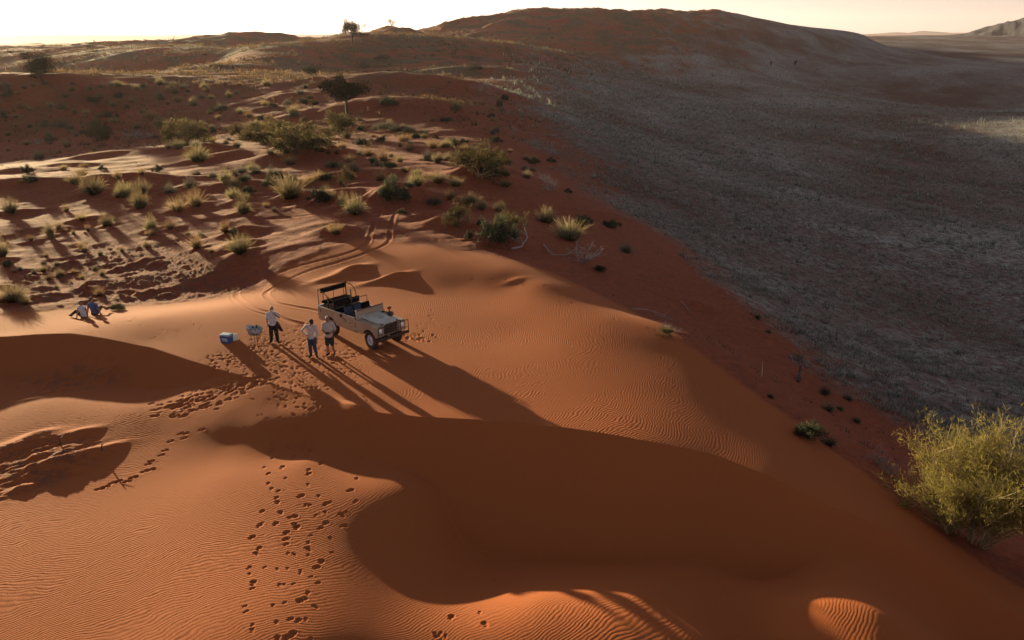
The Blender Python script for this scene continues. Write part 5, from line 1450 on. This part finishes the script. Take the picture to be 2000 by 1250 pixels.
# trees
def acacia(px, py, hpx, wpx, label, seed, leaf='N', flat=.55, dens=1.7, lean=0.0, trunk=.42):
    p = at(px, py); k = pxscale(p); Hh = hpx * k; Wd = wpx * k
    rr = random.Random(seed); r = np.random.default_rng(seed)
    root = empty("acacia_tree", (p.x, p.y, p.z - .05), 0, label=label, cat="tree", group=None)
    m = MB(); tz = Hh * trunk; r0 = Hh * .042
    fork = V(lean * tz, 0, tz)
    m.tube([(0, 0, -.1), (lean * tz * .3, .02, tz * .35), tuple(fork * .7 + V(0, 0, tz * 0.0)), tuple(fork)], r0, 8, r1=r0 * .7, cap=False)
    lobes = []
    nl = 9
    for i in range(nl):
        a = 2 * math.pi * i / nl + rr.uniform(-.3, .3); q = rr.uniform(.25, .85) * Wd * .5
        e = V(lean * tz + math.cos(a) * q, math.sin(a) * q, Hh * rr.uniform(.46, .92) - .10 * Hh * (q / (Wd * .5)))
        mid = (fork + e) * .5 + V(rr.gauss(0, .05) * Wd, rr.gauss(0, .05) * Wd, -.06 * Hh)
        m.tube([tuple(fork), tuple(mid), tuple(e)], r0 * .5, 6, r1=r0 * .12, cap=False)
        for j in range(3):
            e2 = e + V(rr.gauss(0, .13) * Wd, rr.gauss(0, .13) * Wd, rr.gauss(0, .05) * Hh); m.tube([tuple(mid), tuple((mid + e2) * .5), tuple(e2)], r0 * .2, 4, r1=r0 * .05, cap=False)
            lobes.append((e2, rr.uniform(.10, .17) * Wd))
        lobes.append((e, rr.uniform(.13, .20) * Wd))
    m.build("trunk", BARK, root)
    n = int(5200 * dens); li = r.integers(0, len(lobes), n)
    c = np.array([list(lobes[i][0]) for i in li]); s = np.array([lobes[i][1] for i in li])
    v = r.normal(size=(n, 3)); v /= np.linalg.norm(v, axis=1, keepdims=True); v *= (r.uniform(0, 1, n) ** .4)[:, None]; v[:, 2] *= flat * 1.9
    p0 = c + v * s[:, None]; d = r.normal(size=(n, 3)); d /= np.linalg.norm(d, axis=1, keepdims=True)
    L = Hh * .035 * r.uniform(.6, 1.3, n); sg = np.linspace(0, 1, 3)
    P = p0[:, None] + d[:, None] * (L[:, None] * sg)[..., None]
    W_ = Hh * .008 * np.array([.5, 1, .3])[None] * r.uniform(.7, 1.3, n)[:, None]
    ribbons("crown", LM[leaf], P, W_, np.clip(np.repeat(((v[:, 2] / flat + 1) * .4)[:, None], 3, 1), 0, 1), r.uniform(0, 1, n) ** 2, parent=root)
    return root
acacia(678, 228, 76, 80, "dark flat-topped acacia standing alone on the red sand, the largest tree", 1, trunk=.40)
acacia(688, 84, 42, 50, "acacia on the skyline left of the hill, leaning with a ragged crown", 2, leaf='N', dens=1.6, lean=.1)
acacia(765, 54, 16, 26, "small low acacia on the hill's skyline right of the leaning one", 3, dens=.5, trunk=.25)
acacia(82, 160, 52, 84, "broad hazy acacia at the far left beyond the red dune", 4, leaf='N', dens=2.0, trunk=.35)
for i, (px, py, hp_, lab) in enumerate([(1506, 128, 14, "tiny bare dead tree out on the grey plain, left of a pair"), (1552, 126, 14, "tiny bare dead tree out on the grey plain, right of a pair")]):
    p = at(px, py); k = pxscale(p); sg, tp = branch_system(90 + i, 2, 4, hp_ * k * .45, .3, 1.2, 2, .6, .2, .07 * hp_ * k)
    me_ = segs_mesh("dead_tree", sg, BARK); o = bpy.data.objects.new("dead_tree", me_); C.objects.link(o); o.location = p; tag(o, lab, "tree")
for i, (px, py, hp_, w_, lab) in enumerate([(1018, 26, 6, 7, "tiny round tree on the skyline near the top of the long hill"), (1332, 28, 5, 10, "tiny low bush on the skyline left of the hill's falling end"), (400, 68, 4, 6, "tiny bush on the low left skyline")]):
    acacia(px, py, hp_, w_, lab, 20 + i, dens=.15, trunk=.3)

# the big pale green bush at the near right
p = at(1800, 1012); P0 = V(10.8, 19.2, 0); 
bw = world_at(1900, 1000)
q_ = pz(1895, 1085, -3.7); bx, by = q_[0], q_[1]
bz = ground_z(bx, by)
bush = empty("broom_bush", (bx, by, bz - .1), 0, label="big pale green feathery bush at the right edge beside the dune foot", cat="bush")
rr = random.Random(77); segs = []; stems = []
def bgrow(p, d, L, r, lv):
    pts = [p.copy()]; q = p.copy(); dd = d.copy()
    for i in range(4):
        dd = (dd + V(rr.gauss(0, .13), rr.gauss(0, .13), rr.gauss(.05, .08))).normalized(); q = q + dd * (L / 4); pts.append(q.copy())
    segs.append((pts, r, r * .6)); 
    if lv <= 2:
        for k in range(1, 5): stems.append((pts[k].copy(), dd.copy()))
    if lv > 0:
        for k in range(4 if lv > 1 else 3):
            nd = (dd + V(rr.gauss(0, .34), rr.gauss(0, .34), rr.gauss(.05, .25))).normalized(); bgrow(pts[rr.choice((1, 2, 3, 4))], nd, L * rr.uniform(.55, .85), r * .6, lv - 1)
for i in range(20):
    a = 2 * math.pi * i / 20 + rr.uniform(-.2, .2); sp = rr.uniform(.25, .95)
    bgrow(V(math.cos(a) * .55 * sp, math.sin(a) * .45 * sp, 0), V(math.cos(a) * sp, math.sin(a) * sp, 1.0).normalized(), rr.uniform(1.35, 1.95), .038, 3)
me_ = segs_mesh("branches", segs, PALE, 4); o = bpy.data.objects.new("branches", me_); C.objects.link(o); o.parent = bush
me_ = leaves_mesh("foliage", stems, LM['B'], 7, .20, .0075, 3, .10); o = bpy.data.objects.new("foliage", me_); C.objects.link(o); o.parent = bush
print("bush at", bx, by, bz, len(segs), len(stems), "h", max(s[0][-1].z for s in segs))
plant('W', at(1712, 905), 1.0, .7, "bare pinkish twigs sticking out left of the big pale green bush", None)
plant('W', at(1735, 925), .8, .5, "bare grey twigs under the left side of the big pale green bush", None)

# ------------------------------------------------------------------ ground cover nobody could count
def lookup(arr, x, y):
    i = np.clip(np.searchsorted(RR, np.hypot(x, y)) - 1, 0, len(RR) - 2); j = np.clip(np.searchsorted(AZ, np.arctan2(x, y)) - 1, 0, len(AZ) - 2)
    return arr[i, j]
def cover(name, n, r0, r1, a0, a1, wfun, mat, blades, hgt, seed, dw=1.0, lean=.8, pw=1.0):
    r = np.random.default_rng(seed)
    d = np.exp(r.uniform(0, 1, n) ** pw * (math.log(r1) - math.log(r0)) + math.log(r0)); a = r.uniform(R(a0), R(a1), n)
    x, y = d * np.sin(a), d * np.cos(a)
    k = r.uniform(0, 1, n) < wfun(x, y, d); x, y, d = x[k], y[k], d[k]; n = len(x)
    z = lookup(GZ, x, y)
    size = r.lognormal(0, .35, n) * hgt * np.clip(d / 110, .75, 3.2) ** dw
    X = np.repeat(np.stack([x, y, z], -1), blades, 0); S = np.repeat(size, blades); m_ = len(X)
    an = r.uniform(0, 2 * np.pi, m_); le = np.abs(r.normal(0, lean, m_))
    dv = np.stack([np.cos(an) * le, np.sin(an) * le, np.ones(m_)], -1); dv /= np.linalg.norm(dv, axis=1, keepdims=True)
    X[:, 0] += r.normal(0, .3, m_) * S; X[:, 1] += r.normal(0, .3, m_) * S
    s = np.linspace(0, 1, 3); P = X[:, None] + dv[:, None] * (S[:, None] * s * r.uniform(.5, 1.1, m_)[:, None])[..., None]
    W_ = S[:, None] * .05 * np.array([1, .8, .2])[None] * r.uniform(.6, 1.4, m_)[:, None]
    o = ribbons(name, mat, P, W_, np.repeat(s[None], m_, 0) * np.repeat(r.uniform(.5, 1, n), blades)[:, None], np.repeat(r.uniform(0, 1, n) ** 2, blades))
    print(name, n, m_); return o
def w_val(x, y, d):
    v = lookup(M_VAL, x, y); pat = .5 + .9 * fbm(x / 14, y / 9, 3, 201) + .35 * fbm(x / 60, y / 40, 2, 203)
    return np.clip(v * 1.05 - .02, 0, 1) ** .8 * np.clip(pat, .12, 1)
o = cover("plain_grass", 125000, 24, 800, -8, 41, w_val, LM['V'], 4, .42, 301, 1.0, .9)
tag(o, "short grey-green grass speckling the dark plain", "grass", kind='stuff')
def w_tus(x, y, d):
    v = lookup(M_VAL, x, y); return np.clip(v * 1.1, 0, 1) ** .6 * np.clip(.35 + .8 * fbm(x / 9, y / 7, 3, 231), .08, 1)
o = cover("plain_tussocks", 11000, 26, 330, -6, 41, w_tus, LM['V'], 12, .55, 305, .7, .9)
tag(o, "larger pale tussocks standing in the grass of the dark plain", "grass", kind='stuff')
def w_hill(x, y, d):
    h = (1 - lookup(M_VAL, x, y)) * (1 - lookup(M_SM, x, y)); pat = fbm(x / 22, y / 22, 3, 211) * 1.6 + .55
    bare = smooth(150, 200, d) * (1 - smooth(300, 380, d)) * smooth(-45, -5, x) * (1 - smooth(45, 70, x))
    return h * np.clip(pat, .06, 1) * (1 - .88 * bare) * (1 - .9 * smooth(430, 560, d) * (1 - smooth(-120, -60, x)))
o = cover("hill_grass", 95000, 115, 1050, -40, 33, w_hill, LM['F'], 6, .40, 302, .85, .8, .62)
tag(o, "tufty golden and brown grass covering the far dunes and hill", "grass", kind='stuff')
def w_deb(x, y, d):
    v = lookup(M_VAL, x, y); return (1 - v) * (1 - lookup(M_SM, x, y)) * np.clip(.16 + .35 * fbm(x / 5, y / 5, 2, 221), .0, 1) * (1 - .4 * smooth(90, 120, d))
o = cover("sand_litter", 42000, 24, 230, -39, 34, w_deb, LM['S'], 4, .15, 303, .8, 1.4)
tag(o, "sparse dry stalks and litter on the red sand", "litter", kind='stuff')
# ------------------------------------------------------------------ far mountains and haze
def ridge_mesh(name, P, dist, depth, base, seed, rough=.12):
    """P: (px, py) skyline at distance dist; a solid ridge with slopes fore and aft"""
    xs = np.linspace(P[0][0], P[-1][0], 160); ys = np.interp(xs, [p[0] for p in P], [p[1] for p in P])
    rows = []
    for k, f in enumerate([-1, -.9, -.8, -.7, -.6, -.5, -.4, -.3, -.2, -.12, -.05, 0, .1, .3, .6, 1]):
        row = []
        for x, y in zip(xs, ys):
            q = pd(x, y, dist); hgt = max(q[2] - base, 1)
            u = np.array([q[0], q[1]]) / math.hypot(q[0], q[1])
            dd = dist + f * depth; prof = (1 - abs(f)) ** 1.25
            n = 1 + rough * float(fbm(np.array([x / 30.0 + f * 2]), np.array([f * 5.0]), 4, seed)[0]) * (1.6 if f else .25)
            row.append((u[0] * dd, u[1] * dd, base - 6 + (hgt + 6) * prof * n))
        rows.append(row)
    m = MB(); VV = [[m.b.verts.new(p) for p in r_] for r_ in rows]
    for A, B in zip(VV[:-1], VV[1:]):
        for i in range(len(A) - 1): m.b.faces.new([A[i], A[i + 1], B[i + 1], B[i]])
    m.b.faces.new([r_[0] for r_ in VV] ); m.b.faces.new([r_[-1] for r_ in VV][::-1])
    o = m.build(name, flatmat("far_rock", (.018, .02, .03), .9, var=.3, scale=.004)); tag(o, kind='structure'); return o
ridge_mesh("mountain", [(1795, 70), (1840, 69), (1880, 66), (1900, 61), (1925, 52), (1950, 47), (1965, 45), (2000, 34), (2060, 20), (2150, 12), (2300, 30), (2450, 60)], 2600, 600, -20, 5)
ridge_mesh("distant_hills", [(1690, 66.5), (1720, 65), (1735, 63.5), (1755, 62.5), (1775, 64), (1800, 60), (1830, 62), (1860, 64), (1900, 64), (2300, 62)], 13000, 700, -8, 9)
ridge_mesh("distant_plateau", [(-700, 69), (0, 69), (90, 68.6), (180, 69), (300, 70), (360, 68.5), (480, 69.5), (560, 67.5), (640, 68), (760, 67)], 5200, 1500, -25, 12, .05)

m = MB(); m.box(-17000, 17000, -17000, 17000, -75, 330)
hb = NB("low_sun_haze"); pv = hb.n("ShaderNodeVolumePrincipled")
pv.inputs['Color'].default_value = (1.0, .84, .90, 1); pv.inputs['Density'].default_value = 3.6e-5; pv.inputs['Anisotropy'].default_value = .45
hb.l(pv.outputs[0], hb.out.inputs['Volume'])
hz = m.build("haze", hb.m, smooth=False); tag(hz, kind='stuff')
